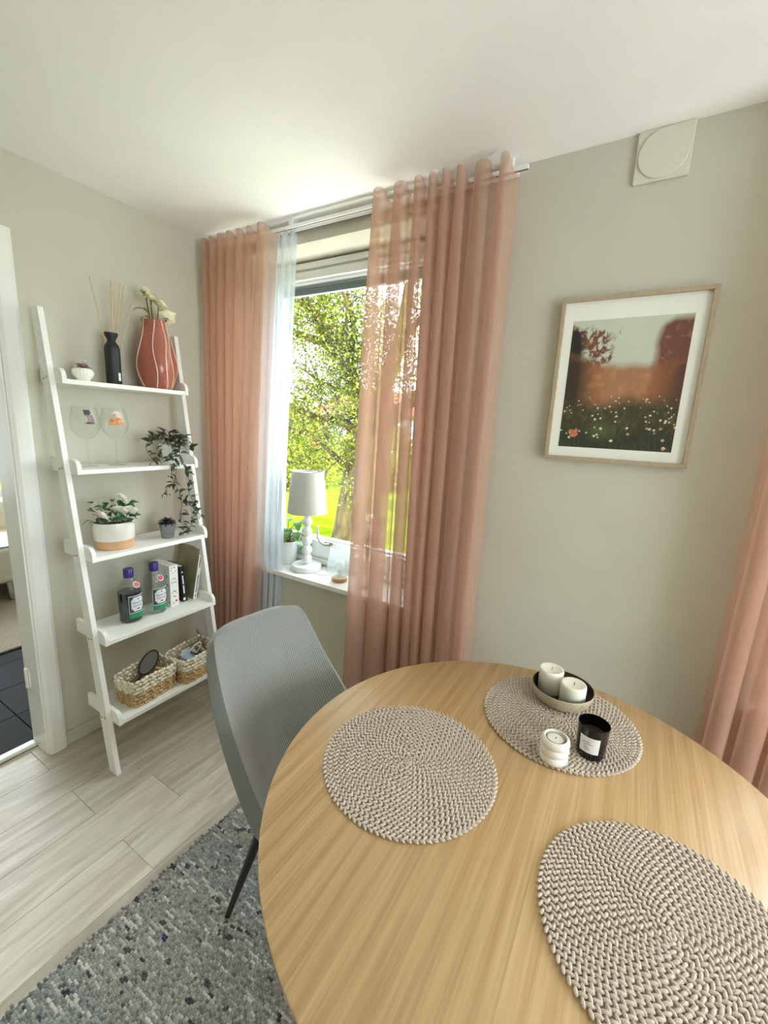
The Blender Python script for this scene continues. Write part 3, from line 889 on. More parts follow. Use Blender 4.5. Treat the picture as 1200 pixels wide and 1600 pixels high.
# --- tier 2: wine glasses, trailing ivy
def wine_glass(y, decal, label):
    o = empty('wine_glass', (.115, y, T2)); tag(o, label, 'wine glass', 'printed wine glasses')
    pr = [(.033, 0), (.034, .0015), (.020, .004), (.006, .010), (.0038, .020), (.0036, .100), (.005, .110), (.018, .117), (.037, .134), (.049, .154), (.0535, .174), (.0515, .200), (.0460, .225), (.0415, .246)]
    MB().lathe(pr, 48, capt=False).build('glass', 'wine_glass', o, 60)
    rr = random.Random(len(label))
    def patch(name, m, a0, a1, z0, z1, shape):
        n = 14; A = np.zeros((n, n, 3))
        zs = [q[1] for q in pr[:14]]; rs = [q[0] for q in pr[:14]]
        for i in range(n):
            t = i / (n - 1); z = z0 + (z1 - z0) * t
            lo, hi = shape(t)
            for j in range(n):
                a = a0 + (a1 - a0) * (lo + (hi - lo) * j / (n - 1))
                r = float(np.interp(z, zs, rs)) + .0006
                A[i, j] = (r * math.cos(a), r * math.sin(a), z)
        MB().grid(A).build(name, m, o)
    if decal == 0:
        patch('decal', 'decal_a', -.55, .35, .176, .212, lambda t: (.1 + .25 * math.sin(t * 3), .95 - .2 * t))
        patch('decal', 'decal_dark', -.55, .10, .212, .232, lambda t: (.15 - .1 * t, .9 - .35 * abs(t - .5)))
        patch('decal', 'decal_dark', -.40, .18, .176, .184, lambda t: (.15, .95))
    else:
        patch('decal', 'decal_b', -.85, .35, .176, .206, lambda t: (.02 + .35 * max(0, t - .5), 1 - .3 * t))
        patch('decal', 'decal_skin', -.38, .20, .206, .222, lambda t: (.1, .8 + .1 * math.sin(6 * t)))
        patch('decal', 'decal_hat', -.75, .15, .221, .233, lambda t: (.35 * t, .9 - .2 * t))
wine_glass(-.752, 0, 'wine glass with a grey and pink printed figure, left one')
wine_glass(-.637, 1, 'wine glass with an orange printed figure, beside the ivy')

iv = empty('trailing_ivy', (.115, -.385, T2)); tag(iv, 'trailing artificial ivy in white pot hanging from second shelf', 'potted plant')
MB().lathe([(.038, 0), (.041, .002), (.050, .085), (.052, .088), (.048, .088), (.045, .070)], 36).build('pot', 'pot_white', iv, 50)
rr = random.Random(21)
def vine(pts, n, size, kind='ivy', tubew=.0013):
    P_ = [Vector(p) for p in pts]
    # smooth resample
    R_ = []
    for i in range(len(P_) - 1):
        a = P_[max(i - 1, 0)]; b_ = P_[i]; c = P_[i + 1]; d = P_[min(i + 2, len(P_) - 1)]
        for k in range(6):
            t = k / 6
            R_.append(.5 * ((2 * b_) + (-a + c) * t + (2 * a - 5 * b_ + 4 * c - d) * t * t + (-a + 3 * b_ - 3 * c + d) * t ** 3))
    R_.append(P_[-1])
    MB().tube(R_, tubew, 5).build('vine', 'stem', iv, 60)
    for k in range(n):
        i = int((k + rr.random()) / n * (len(R_) - 1)); p = R_[i]
        dr = Vector((rr.uniform(-.2, 1), rr.uniform(-1, 1), rr.uniform(-.7, .6)))
        put_leaf(kind, iv, p, dr, size * rr.uniform(.7, 1.25), rr.uniform(-1.2, 1.2))
# bushy head
for k in range(62):
    a = rr.uniform(0, 2 * PI); r = rr.uniform(.0, .075)
    p = (r * math.cos(a) * .7 + .01, r * math.sin(a) * 1.25 - .015, .098 + rr.uniform(0, .055) * (1 - r / .11))
    put_leaf('ivy', iv, p, (math.cos(a) + .3, math.sin(a), rr.uniform(-.2, 1.0)), rr.uniform(.034, .052), rr.uniform(-1, 1))
vine([(.02, -.03, .10), (.05, -.085, .14), (.06, -.13, .125), (.06, -.155, .08), (.06, -.13, .03), (.07, -.12, .01)], 18, .038)
vine([(.03, -.03, .10), (.06, -.06, .11), (.07, -.10, .06), (.07, -.085, .02), (.075, -.06, .015)], 15, .036)
vine([(.03, .04, .10), (.06, .06, .11), (.075, .065, .08), (.08, .07, .055)], 10, .036)
vine([(.04, .0, .10), (.08, -.04, .07), (.135, -.075, .02), (.14, -.09, -.05), (.145, -.06, -.12), (.14, -.045, -.19), (.145, -.06, -.25), (.14, -.04, -.31), (.145, -.05, -.33)], 44, .038)
vine([(.04, .02, .10), (.08, -.01, .08), (.132, -.03, .02), (.14, -.005, -.06), (.145, -.01, -.13), (.14, .02, -.19), (.145, .01, -.26), (.14, -.015, -.31)], 44, .038)
vine([(.05, -.01, .09), (.09, -.03, .06), (.134, -.055, .015), (.145, -.085, -.08), (.14, -.115, -.10), (.145, -.12, -.14)], 16, .034)
vine([(.14, -.04, -.17), (.15, .0, -.20), (.15, .03, -.22), (.15, .04, -.27)], 16, .036)

# --- tier 3: rose pot, succulent
rp = empty('potted_rose', (.172, -.702, T3)); tag(rp, 'white artificial roses in a cream and tan two-tone pot', 'potted plant')
MB().lathe([(.070, 0), (.075, .003), (.077, .038)], 48, capt=False).build('pot_base', 'pot_clay', rp, 50)
MB().lathe([(.0768, .038), (.0785, .040), (.080, .112), (.079, .115), (.075, .115), (.073, .095)], 48, capb=False, capt=False).build('pot_rim', 'pot_glaze', rp, 50)
MB().lathe([(.0745, .092), (.04, .100), (.002, .102)], 32, capb=False).build('soil', 'soil', rp, 60)
rr = random.Random(5)
for k in range(54):
    a = rr.uniform(0, 2 * PI); r = rr.uniform(.02, .07)
    p = (r * math.cos(a), r * math.sin(a), .105 + rr.uniform(0, .085))
    put_leaf('rose', rp, p, (math.cos(a), math.sin(a), rr.uniform(-.3, .9)), rr.uniform(.032, .046), rr.uniform(-.9, .9))
for (x, y, z, s_) in ((.060, -.075, .150, .042), (.075, -.012, .166, .038), (.078, .030, .160, .040), (.02, .03, .210, .032), (-.03, -.04, .18, .032)):
    MB().tube([(x * .3, y * .3, .09), (x * .8, y * .8, z - .02), (x, y, z)], .002, 6).build('stem', 'stem', rp, 60)
    link('bloom', ROSE, rp, (x, y, z), (-y * 4, .75, x * 30), (s_,) * 3)
MB().tube([(.02, -.05, .12), (.04, -.08, .155), (.05, -.10, .165)], .0012, 5).build('stem', 'stem', rp, 60)

su = empty('succulent', (.205, -.477, T3)); tag(su, 'small dark succulent in a grey stone pot on third shelf', 'potted plant')
MB().lathe([(.024, 0), (.027, .002), (.036, .065), (.038, .070), (.034, .070), (.032, .058), (.001, .058)], 28).build('pot', 'pot_grey', su, 50)
rr = random.Random(9)
for ring, (n, el, s_) in enumerate(((9, .15, .034), (8, .55, .034), (6, .95, .03), (4, 1.3, .024))):
    for k in range(n):
        a = 2 * PI * k / n + ring * .4
        put_leaf('dark', su, (.010 * math.cos(a), .010 * math.sin(a), .064 + ring * .003), (math.cos(a) * math.cos(el), math.sin(a) * math.cos(el), math.sin(el)), s_ * rr.uniform(.9, 1.2))

# --- tier 4: two bottles, box, two books
def spirit_bottle(y, dark, label, rz):
    o = empty('spirit_bottle', (.205, y, T4), rz); tag(o, label, 'bottle', 'spirit bottles')
    pr = [(.040, 0), (.0455, .004), (.047, .012), (.0485, .140), (.047, .158), (.040, .175), (.028, .188), (.019, .196), (.0165, .202), (.0165, .225)]
    body = MB().lathe(pr, 48).build('glass', 'bottle_glass', o, 50)
    zl = .138 if dark else .148
    if dark:
        MB().lathe([(.038, .003), (.0445, .008), (.0465, .08), (.0475, zl), (.001, zl)], 40).build('liquid', 'liquid_dark', o, 50)
    MB().lathe([(.0175, .203), (.0205, .204), (.021, .214), (.0205, .216), (.0205, .240), (.019, .243)], 32).build('cap', 'cap_purple', o, 40)
    b = MB(); b.lathe([(.0155, 0), (.0155, .002), (.013, .003), (.001, .003)], 24)
    s1 = b.build('seal', 'label_white', o, 40); s1.location = (.0365, .005, .172); s1.rotation_euler = (0, PI / 2 - .55, 0)
    b = MB(); b.lathe([(.0125, 0.002), (.0120, .0045), (.001, .005)], 24)
    s2 = b.build('seal_red', 'seal_red', s1, 40)
    def wrap(name, m, a0, a1, z0, z1, off, parent=o, notch=0):
        n, mm = 24, 10; A = np.zeros((n, mm, 3))
        for i in range(n):
            t = i / (n - 1); a = a0 + (a1 - a0) * t
            q = notch * (1 if abs(t - .5) < .34 else (0 if abs(t - .5) > .42 else (.42 - abs(t - .5)) / .08))
            for j in range(mm):
                z = z0 - q + (z1 - z0 + 2 * q) * j / (mm - 1)
                r = float(np.interp(z, [p[1] for p in pr], [p[0] for p in pr])) + off
                A[i, j] = (r * math.cos(a), r * math.sin(a), z)
        return MB().grid(A).build(name, m, parent, 60)
    L1 = wrap('label', 'label_white', -.80, .80, .046, .128, .0006)
    wrap('label_field', 'label_dark', -.76, .76, .049, .125, .0010, L1)
    wrap('label_panel', 'label_white', -.60, .60, .066, .108, .0014, L1, .012)
    wrap('label_band', 'label_green', -.80, .80, .022, .045, .0008, o)
    for (tx, sz, zc, sh) in (('Tanqueray', .0135, .094, .35), ('ROYALE', .0115, .078, 0.0)):
        v, f = text_geo(tx, sz, sh)
        V2 = []
        for p in v:
            r = float(np.interp(zc, [q[1] for q in pr], [q[0] for q in pr])) + .0019
            a = p[0] / r
            V2.append((r * math.cos(a), r * math.sin(a), zc + p[1]))
        b = MB(); b.add(V2, f); b.build('lettering', 'ink', L1)
    wrap('emblem', 'ink', -.07, .07, .108, .113, .0020, L1)
    wrap('emblem', 'ink', -.14, .14, .062, .067, .0020, L1)
spirit_bottle(-.672, True, 'bottle of dark purple spirit with purple cap, nearest the shelf rail', .18)
spirit_bottle(-.556, False, 'clear spirit bottle with purple cap and green label band', .05)

bx_ = empty('gift_box', (.225, -.470, T4)); tag(bx_, 'slim white carton with printed berries standing beside the bottles', 'box')
MB().box((-.15, -.022, 0), (0, .022, .208)).build('carton', 'paper_white', bx_, bevel=.001)
rr = random.Random(31)
def dots(pts, m, nm):
    for (y, z, r) in pts:
        b = MB(); b.lathe([(r, 0), (r, .0006)], 10)
        o = b.build(nm, m, bx_); o.location = (.0, y, z); o.rotation_euler = (0, PI / 2, 0)
dots([(-.011, .198, .0035), (.012, .180, .0025), (-.014, .186, .0028), (-.006, .172, .002), (.004, .174, .002)], 'ink_green', 'printed_leaf')
dots([(.004, .199, .0035), (-.004, .078, .003), (.002, .074, .0028), (.007, .079, .0022), (-.012, .070, .0025), (.009, .066, .0022), (-.008, .018, .003)], 'ink', 'printed_berry')
dots([(-.004, .052, .0035), (.004, .049, .003), (.007, .026, .0055)], 'ink_red', 'printed_berry')
for (tx, zc) in (('VAS', .140), ('KON', .122)):
    v, f = text_geo(tx, .0135)
    b = MB(); b.add([(.0006, p[0], zc + p[1]) for p in v], f); b.build('lettering', 'ink_green', bx_)
for k in range(26):     # sprig print on the side facing the camera
    r = rr.uniform(.002, .0045)
    b = MB(); b.lathe([(r, 0), (r, .0006)], 8)
    o = b.build('printed_leaf', rr.choice(['ink_green', 'ink_green', 'ink']), bx_); o.location = (-rr.uniform(.008, .14), -.022, rr.uniform(.01, .20)); o.rotation_euler = (PI / 2, 0, 0)

def book(name, loc, tilt, depth, th, h, mcover, label, spine=None, rz=0):
    """spine faces +x; leans by tilt about x axis"""
    o = empty(name, loc); tag(o, label, 'book', 'books on the fourth shelf')
    o.rotation_euler = (tilt, 0, rz)
    MB().box((-depth, -th / 2, 0), (0, -th / 2 + .0018, h)).build('cover', mcover, o)
    MB().box((-depth, th / 2 - .0018, 0), (0, th / 2, h)).build('cover', mcover, o)
    MB().box((-.0018, -th / 2, 0), (.0006, th / 2, h)).build('spine', spine or mcover, o, bevel=.0006)
    MB().box((-depth + .003, -th / 2 + .0018, .002), (-.002, th / 2 - .0018, h - .003)).build('pages', 'pages', o)
    return o
bk = book('book', (.215, -.408, T4), 0.06, .13, .026, .190, 'book_black', 'black book with white spine lettering leaning between carton and green book')
for (z0, z1, w) in ((.155, .162, .006), (.095, .140, .005), (.045, .088, .005)):
    MB().box((.0006, -w, z0), (.0011, w * .2, z1)).build('spine_print', 'label_white', bk)
MB().box((.0006, -.010, .008), (.0011, .002, .022)).build('spine_print', 'label_white', bk)
bk = book('book', (.225, -.362, T4), -.20, .175, .020, .262, 'book_green', 'tall olive cookbook with white spine leaning on the shelf side', 'paper_white')
MB().box((.0006, -.0095, .232), (.0012, .0095, .258)).build('spine_band', 'petal_mauve', bk)
for (z0, z1) in ((.165, .225), (.035, .125), (.012, .022)):
    MB().box((.0006, -.003, z0), (.0011, .003, z1)).build('spine_print', 'pot_grey', bk)

# --- tier 5: two baskets with contents
unit = None
def lump(c, ax, ay, az):
    """low-poly ellipsoid with half axes vectors"""
    c, ax, ay, az = [np.asarray(q, float) for q in (c, ax, ay, az)]
    v = [c - az * .95, c + az * .95]; f = []
    n = 8
    rings = [(-.62, .72), (0.05, 1.0), (.65, .70)]
    for (h_, r) in rings:
        for k in range(n):
            a = 2 * PI * k / n
            v.append(c + az * h_ + (ax * math.cos(a) + ay * math.sin(a)) * r)
    for k in range(n):
        k2 = (k + 1) % n
        f.append((0, 2 + k2, 2 + k)); f.append((1, 2 + 2 * n + k, 2 + 2 * n + k2))
        for g in range(2):
            f.append((2 + g * n + k, 2 + g * n + k2, 2 + (g + 1) * n + k2, 2 + (g + 1) * n + k))
    return v, f
def rrect(t, w, d, r):
    """point + tangent on rounded rectangle, t in 0..1, w along y, d along x"""
    segs = [('l', (d / 2, -w / 2 + r), (d / 2, w / 2 - r)), ('a', (d / 2 - r, w / 2 - r), 0), ('l', (d / 2 - r, w / 2), (-d / 2 + r, w / 2)), ('a', (-d / 2 + r, w / 2 - r), PI / 2),
            ('l', (-d / 2, w / 2 - r), (-d / 2, -w / 2 + r)), ('a', (-d / 2 + r, -w / 2 + r), PI), ('l', (-d / 2 + r, -w / 2), (d / 2 - r, -w / 2)), ('a', (d / 2 - r, -w / 2 + r), 1.5 * PI)]
    lens = [math.hypot(s_[2][0] - s_[1][0], s_[2][1] - s_[1][1]) if s_[0] == 'l' else r * PI / 2 for s_ in segs]
    q = (t % 1) * sum(lens)
    for s_, l in zip(segs, lens):
        if q <= l:
            if s_[0] == 'l':
                k = q / l; p = (s_[1][0] + (s_[2][0] - s_[1][0]) * k, s_[1][1] + (s_[2][1] - s_[1][1]) * k)
                tx, ty = (s_[2][0] - s_[1][0]) / l, (s_[2][1] - s_[1][1]) / l
            else:
                a = s_[2] + q / r; p = (s_[1][0] + r * math.cos(a), s_[1][1] + r * math.sin(a)); tx, ty = -math.sin(a), math.cos(a)
            return p, (tx, ty)
        q -= l
    return (d / 2, 0), (0, 1)
def basket(loc, rz, w, d, h, label):
    o = empty('woven_basket', loc, rz); tag(o, label, 'basket', 'woven baskets on the bottom shelf')
    rows = 8; rh = h / rows
    per = 2 * (w + d) - .04
    n = int(per / .0195)
    bc, bt = MB(), MB()
    for k in range(rows):
        b = bc if k >= 4 else bt
        flare = 1 + .06 * k / rows
        for i in range(n):
            p, t = rrect((i + .5 * (k % 2)) / n, w * flare, d * flare, .028)
            nx, ny = t[1], -t[0]
            out = .0035 if (i + k) % 2 else .0
            sag = .006 * math.sin(2 * PI * i / n * 2 + 1) if k >= rows - 2 else 0
            c = (p[0] + nx * out, p[1] + ny * out, rh * (k + .5) + sag)
            b.add(*lump(c, (t[0] * .0122, t[1] * .0122, .0015 * (1 if i % 2 else -1)), (nx * .0065, ny * .0065, 0), (0, 0, rh * .58)))
    bt.build('tan_weave', 'seagrass_tan', o, 179)
    bc.build('cream_weave', 'cotton_cream', o, 179)
    A = np.zeros((64, 2, 3))
    for i in range(64):
        p, t = rrect(i / 64, w * .985, d * .985, .026)
        A[i, 0] = (p[0], p[1], .004); A[i, 1] = (p[0] * 1.05, p[1] * 1.05, h - .006)
    b = MB(); b.grid(A, True); b.add(A[:, 0, :], [tuple(range(64))])
    b.build('lining', 'basket_inner', o)
    return o
B1 = (.282, -.665, T5); B2 = (.300, -.432, T5)
basket(B1, 0.10, .205, .135, .125, 'left cream-and-tan woven basket holding a grey-backed mirror')
basket(B2, 0.05, .205, .150, .125, 'right cream-and-tan woven basket holding tape and scissors')
# things in the baskets
o = empty('hand_mirror', (.250, -.680, T5 + .065)); tag(o, 'dark hand mirror with black rim poking out of left basket', 'mirror')
yv = Vector((-.12, .70, .70)).normalized(); zv = Vector((.80, -.35, .48)); zv = (zv - yv * zv.dot(yv)).normalized(); xv = yv.cross(zv)
o.rotation_euler = Matrix((xv, yv, zv)).transposed().to_euler(); o.scale = (1.0,) * 3
poly = []
for k in range(28):
    a = 2 * PI * k / 28; poly.append((.030 * math.cos(a), .075 + .055 * math.sin(a)))
A = [(p[0], p[1]) for p in poly]
MB().prism(A, 2, -.003, .003).build('glass_back', 'grey_plastic', o, bevel=.001)
ring = [(p[0] * 1.03, .075 + (p[1] - .075) * 1.03, 0) for p in poly]; ring.append(ring[0])
MB().tube(ring, .004, 8).build('rim', 'black_metal', o, 60)
MB().tube([(0, .022, 0), (0, -.045, 0)], [.006, .008], 10).build('handle', 'black_metal', o, 60)
o = empty('card_sleeve', (.292, -.598, T5 + .03)); tag(o, 'tan cardboard piece tucked in the left basket', 'card')
o.rotation_euler = (.25, .2, .4)
MB().box((-.030, -.005, 0), (.03, .005, .075)).build('card', 'tan_card', o, bevel=.002)
o = empty('tape_tin', (.300, -.462, T5 + .088)); tag(o, 'round pale blue-silver tin lying in the right basket', 'tin')
o.rotation_euler = (.15, .35, 0)
MB().lathe([(.034, 0), (.036, .002), (.036, .018), (.034, .020)], 40).build('tin_body', 'silver_blue', o, 40)
MB().lathe([(.037, .018), (.037, .024), (.034, .026), (.030, .0245), (.001, .0245)], 40).build('lid', 'silver_blue', o, 40)
sc_ = empty('scissors', (.325, -.405, T5 + .075)); tag(sc_, 'silver scissors with black handles in the right basket', 'scissors')
sc_.rotation_euler = (-.7, .15, 0)
for s_ in (-1, 1):
    MB().prism([(-.001 + .006 * s_, -.03), (.004 + .006 * s_, -.03), (.003, .075), (.0, .085), (-.002, .05)], 2, .0015 * s_ - .001, .0015 * s_ + .001).build('blade', 'chrome', sc_)
    pts = [(s_ * (.014 + .011 * math.cos(a)), -.048 + .018 * math.sin(a), .0015 * s_) for a in [2 * PI * k / 16 for k in range(17)]]
    MB().tube(pts, .0035, 8).build('grip', 'black_metal', sc_, 60)
o = MB().tube([(.315 + .0 * k, -.435 + .035 * math.sin(k * .45), T5 + .09 + .045 * math.sin(k * .33) + .003 * k) for k in range(10)], .0022, 8).build('cable', 'track_white', None, 60)
tag(o, 'thin white cable looping out of the right basket', 'cable')
o = MB().box((-.045, -.001, 0), (.045, .001, .06)).build('paper_card', 'paper_white'); o.location = (.33, -.380, T5 + .072); o.rotation_euler = (.5, .2, 0)
tag(o, 'white folded paper lying in the right basket', 'paper')
# crumpled clear bag
rr = random.Random(3); A = np.zeros((14, 14, 3))
for i in range(14):
    for j in range(14):
        u, v = i / 13 - .5, j / 13
        A[i, j] = (.262 + .03 * math.sin(7 * u + 3 * v) + rr.uniform(-.008, .008), -.385 + u * .12 * (1 - .4 * v) + rr.uniform(-.006, .006), T5 + .06 + v * .12 + rr.uniform(-.008, .008) + .02 * math.sin(9 * u))
o = MB().grid(A).build('plastic_bag', 'plastic_film', None, 179); tag(o, 'crumpled clear plastic bag at the back of right basket', 'plastic bag')

# ------------------------------------------------------------------ window sill things
ZS = .72
lp = empty('table_lamp', (.590, .082, ZS)); tag(lp, 'white table lamp with stacked ball stem on window sill', 'lamp')
MB().lathe([(.078, 0), (.082, .003), (.082, .026), (.079, .030), (.020, .031), (.012, .036)], 48, capt=False).build('base', 'lamp_paint', lp, 50)
z = .034
for k in range(5):
    MB().sphere((0, 0, z + .027), .029, 24, 14, (1, 1, .97)).build('ball', 'lamp_paint', lp, 179)
    z += .052
MB().lathe([(.016, z - .004), (.019, z + .02), (.012, z + .035), (.012, z + .10)], 24).build('neck', 'lamp_paint', lp, 60)
MB().lathe([(.107, .322), (.085, .545), (.0835, .545), (.1055, .322), (.107, .322)], 64, capb=False, capt=False).build('shade', 'shade_cloth', lp, 60)
b = MB(); b.tube([(-.085, 0, .538), (.085, 0, .538)], .0015, 6); b.tube([(0, -.085, .538), (0, .085, .538)], .0015, 6); b.tube([(0, 0, .40), (0, 0, .538)], .002, 6)
b.build('shade_holder', 'chrome', lp)
MB().sphere((0, 0, .43), .028, 16, 10, (1, 1, 1.2)).build('bulb', 'pot_white', lp, 179)
o = MB().tube([(.665, .065, ZS + .004), (.70, .045, ZS + .003), (.735, .06, ZS + .003), (.76, .09, ZS + .003), (.72, .12, ZS + .003), (.68, .13, ZS + .003), (.66, .15, ZS + .003)], .0028, 8).build('lamp_cord', 'track_white', None, 60)
tag(o, 'thin white lamp cord lying on the window sill', 'cord')

po = empty('potted_pothos', (.425, .105, ZS)); tag(po, 'leafy green plant in plain white pot left of the lamp', 'potted plant')
MB().lathe([(.046, 0), (.050, .003), (.060, .128), (.061, .132), (.057, .132), (.054, .110)], 40).build('pot', 'pot_white', po, 50)
MB().lathe([(.055, .112), (.001, .116)], 24, capb=False).build('soil', 'soil', po)
rr = random.Random(12)
for k, (a, ln, el) in enumerate(((-.9, .09, .9), (.2, .10, 1.1), (1.2, .08, .5), (2.2, .13, 1.2), (3.1, .12, .6), (4.2, .14, 1.25), (5.2, .09, .8), (-.3, .07, .35), (1.7, .10, .3), (3.6, .09, .2), (.6, .06, .9))):
    e = Vector((math.cos(a) * math.cos(el) * ln, math.sin(a) * math.cos(el) * ln, .115 + math.sin(el) * ln))
    MB().tube([(math.cos(a) * .01, math.sin(a) * .01, .112), (e.x * .5, e.y * .5, .115 + (e.z - .115) * .7), e], .0022, 6).build('stem', 'stem', po, 60)
    put_leaf('pothos', po, e, (math.cos(a), math.sin(a), -.25 + .4 * rr.random()), rr.uniform(.070, .095), rr.uniform(-.4, .4))
for (p, d) in (((.04, .03, .13), (.8, .5, -.1)), ((.075, .06, .135), (.8, .2, -.5)), ((-.05, -.02, .10), (-.4, -.8, -.6)), ((-.07, -.045, .06), (-.3, -.6, -.8))):
    put_leaf('pothos', po, p, d, .065)

for (p, d, s_) in (((.030, -.020, .215), (.35, -.55, -.65), .075), ((-.010, -.030, .235), (-.2, -.6, -.5), .08), ((.060, -.010, .190), (.7, -.4, -.4), .07), ((-.045, -.02, .205), (-.5, -.5, -.6), .07), ((.012, -.04, .175), (.1, -.6, -.8), .07), ((.04, .02, .245), (.5, -.3, -.3), .075)):
    MB().tube([(0, 0, .112), (p[0] * .6, p[1] * .6, p[2] * .85), p], .0022, 6).build('stem', 'stem', po, 60)
    put_leaf('pothos', po, p, d, s_)

gl = empty('glass_lantern', (.842, .050, ZS)); tag(gl, 'pale blue ribbed glass lantern with bulb on the sill', 'lantern')
MB().lathe([(.040, 0), (.041, .002), (.041, .018), (.038, .020), (.001, .020)], 36).build('base', 'pot_clay', gl, 50)
MB().lathe([(.040, .020), (.046, .030), (.066, .062), (.067, .075), (.050, .182), (.048, .182), (.0645, .075), (.0635, .063), (.044, .032), (.039, .024)], 60, capb=False, capt=False, flute=30, fl_amp=.008).build('glass', 'frost_glass', gl, 80)
MB().sphere((0, 0, .085), .026, 16, 10, (1, 1, 1.15)).build('bulb', 'pot_white', gl, 179)
MB().lathe([(.012, .02), (.012, .06)], 16).build('socket', 'chrome', gl, 60)

oc = empty('potted_orchid', (.985, .085, ZS)); tag(oc, 'white flowering plant in pale pot behind the pink curtain', 'potted plant')
MB().lathe([(.045, 0), (.050, .004), (.060, .14), (.062, .15), (.057, .15), (.055, .12), (.001, .12)], 36).build('pot', 'porcelain', oc, 50)
rr = random.Random(17)
for k in range(12):
    a = k * .75 + rr.random() * .3
    p = (.055 * math.cos(a) * rr.uniform(.4, 1.2), .04 * math.sin(a), .285 + rr.uniform(-.05, .06))
    MB().tube([(0, 0, .12), (p[0] * .4, p[1] * .4, .22), p], .002, 6).build('stem', 'stem', oc, 60)
    link('bloom', ROSE, oc, p, (rr.uniform(.4, 1.0), rr.uniform(-.6, .6), a), (rr.uniform(.030, .040),) * 3)
for k in range(12):
    a = k * .6
    put_leaf('rose', oc, (.02 * math.cos(a), .02 * math.sin(a), .19 + .05 * rr.random()), (math.cos(a), math.sin(a) * .6, .3), .06, rr.uniform(-.5, .5))

# ------------------------------------------------------------------ table and what stands on it
TC = (1.986, -.811); TZ = .745; TR = .552
tb = empty('dining_table', (TC[0], TC[1], 0)); tag(tb, 'round light oak dining table', 'table')
b = MB(); b.lathe([(TR - .055, TZ - .024), (TR - .010, TZ - .014), (TR - .002, TZ - .009), (TR, TZ - .005), (TR - .0006, TZ - .0015), (TR - .003, TZ), (.001, TZ)], 160)
b.build('tabletop', 'table_oak', tb, 40)
MB().lathe([(.36, TZ - .075), (.36, TZ - .024)], 64).build('apron', 'oak_leg', tb, 50)
for k in range(4):
    a = PI / 4 + k * PI / 2
    MB().tube([(.33 * math.cos(a), .33 * math.sin(a), TZ - .025), (.385 * math.cos(a), .385 * math.sin(a), .012)], [.030, .018], 20).build('leg', 'oak_leg', tb, 60)

def braid_rows(R_):
    rows = []
    pitch = .0128
    n = int(R_ / pitch)
    for k in range(n):
        r = R_ - pitch * (k + .5)
        cnt = max(5, int(round(2 * PI * r / .0125)))
        b = MB()
        if r < .012:
            cnt = 5
        for s_, rad in ((1, r + .0030), (-1, r - .0030)):
            for i in range(cnt):
                a = 2 * PI * (i + (.5 if s_ < 0 else 0) + k * .37) / cnt
                t = np.array((-math.sin(a), math.cos(a), 0)); nr = np.array((math.cos(a), math.sin(a), 0))
                sl_ = .62 * s_
                ax = (t * math.cos(sl_) + nr * math.sin(sl_)) * .0078 + np.array((0, 0, .0012 * (1 if (i % 2) else .6)))
                ay = (-t * math.sin(sl_) + nr * math.cos(sl_)) * .0034
                c = nr * rad + np.array((0, 0, .0040))
                b.add(*lump(c, ax, ay, (0, 0, .0042)))
        if k == n - 1:      # knot closing the centre
            for i in range(4):
                a = i * PI / 2
                b.add(*lump((.0042 * math.cos(a), .0042 * math.sin(a), .0040), (-.006 * math.sin(a), .006 * math.cos(a), .001), (.0034 * math.cos(a), .0034 * math.sin(a), 0), (0, 0, .0042)))
        rows.append(b.mesh('braid_row', 'mat_fibre', 179))
    return rows
ROWS = braid_rows(.200)
def placemat(x, y, label, rz):
    o = empty('placemat', (x, y, TZ), rz); tag(o, label, 'placemat', 'braided placemats on the table')
    MB().lathe([(.190, .0002), (.190, .003), (.001, .003)], 64).build('backing', 'mat_under', o)
    for me in ROWS: link('braid_row', me, o)
placemat(1.729, -.862, 'round braided placemat beside the grey chair, empty', .2)
placemat(2.000, -.492, 'round braided placemat under the candles and bowl', 1.1)
placemat(2.240, -.948, 'round braided placemat in the near right corner, cut off', 2.3)
ZM = TZ + .0072
bw = empty('bowl', (1.993, -.408, ZM)); tag(bw, 'speckled beige ceramic bowl with dark inside holding two candles', 'bowl')
MB().lathe([(.045, 0), (.060, .004), (.075, .016), (.083, .034), (.0845, .047), (.0835, .0495)], 56, capt=False).build('outside', 'bowl_speckle', bw, 60)
MB().lathe([(.0835, .0495), (.081, .0495), (.079, .034), (.070, .016), (.055, .009), (.001, .008)], 56, capb=False).build('inside', 'bowl_dark', bw, 60)
for i, (x, y, h, lab) in enumerate(((1.956, -.388, .072, 'left white pillar candle in the speckled bowl'), (2.022, -.424, .066, 'right white pillar candle in the speckled bowl'))):
    o = empty('pillar_candle', (x, y, ZM + .0095)); tag(o, lab, 'candle', 'pillar candles in the bowl')
    MB().lathe([(.032, 0), (.034, .003), (.0345, h - .006), (.033, h - .001), (.030, h), (.024, h - .004), (.012, h - .006), (.001, h - .0065)], 44).build('wax', 'candle_wax', o, 60)
    MB().tube([(0, 0, h - .008), (.0005, .0005, h - .001), (.002, -.001, h + .004)], .0009, 6).build('wick', 'wick', o)
o = empty('tealight_holder', (2.014, -.664, ZM)); tag(o, 'white ribbed stone tealight holder next to black jar', 'candle holder')
pr = [(.024, 0), (.028, .002)]
for k in range(3):
    z0 = .003 + k * .019
    for j in range(7):
        a = -PI / 2 + PI * j / 6
        pr.append((.0285 + .0045 * math.cos(a), z0 + .0095 + .0095 * math.sin(a)))
pr += [(.026, .0615), (.0235, .060), (.0232, .046), (.001, .046)]
MB().lathe(pr, 48).build('holder', 'stone_white', o, 60)
o = empty('tealight', (2.014, -.664, ZM + .0465)); tag(o, 'small tealight candle set in the white ribbed holder', 'candle')
MB().lathe([(.0195, 0), (.0200, .001), (.0200, .012), (.0192, .012), (.0190, .009)], 36, capt=False).build('cup', 'tin', o, 50)
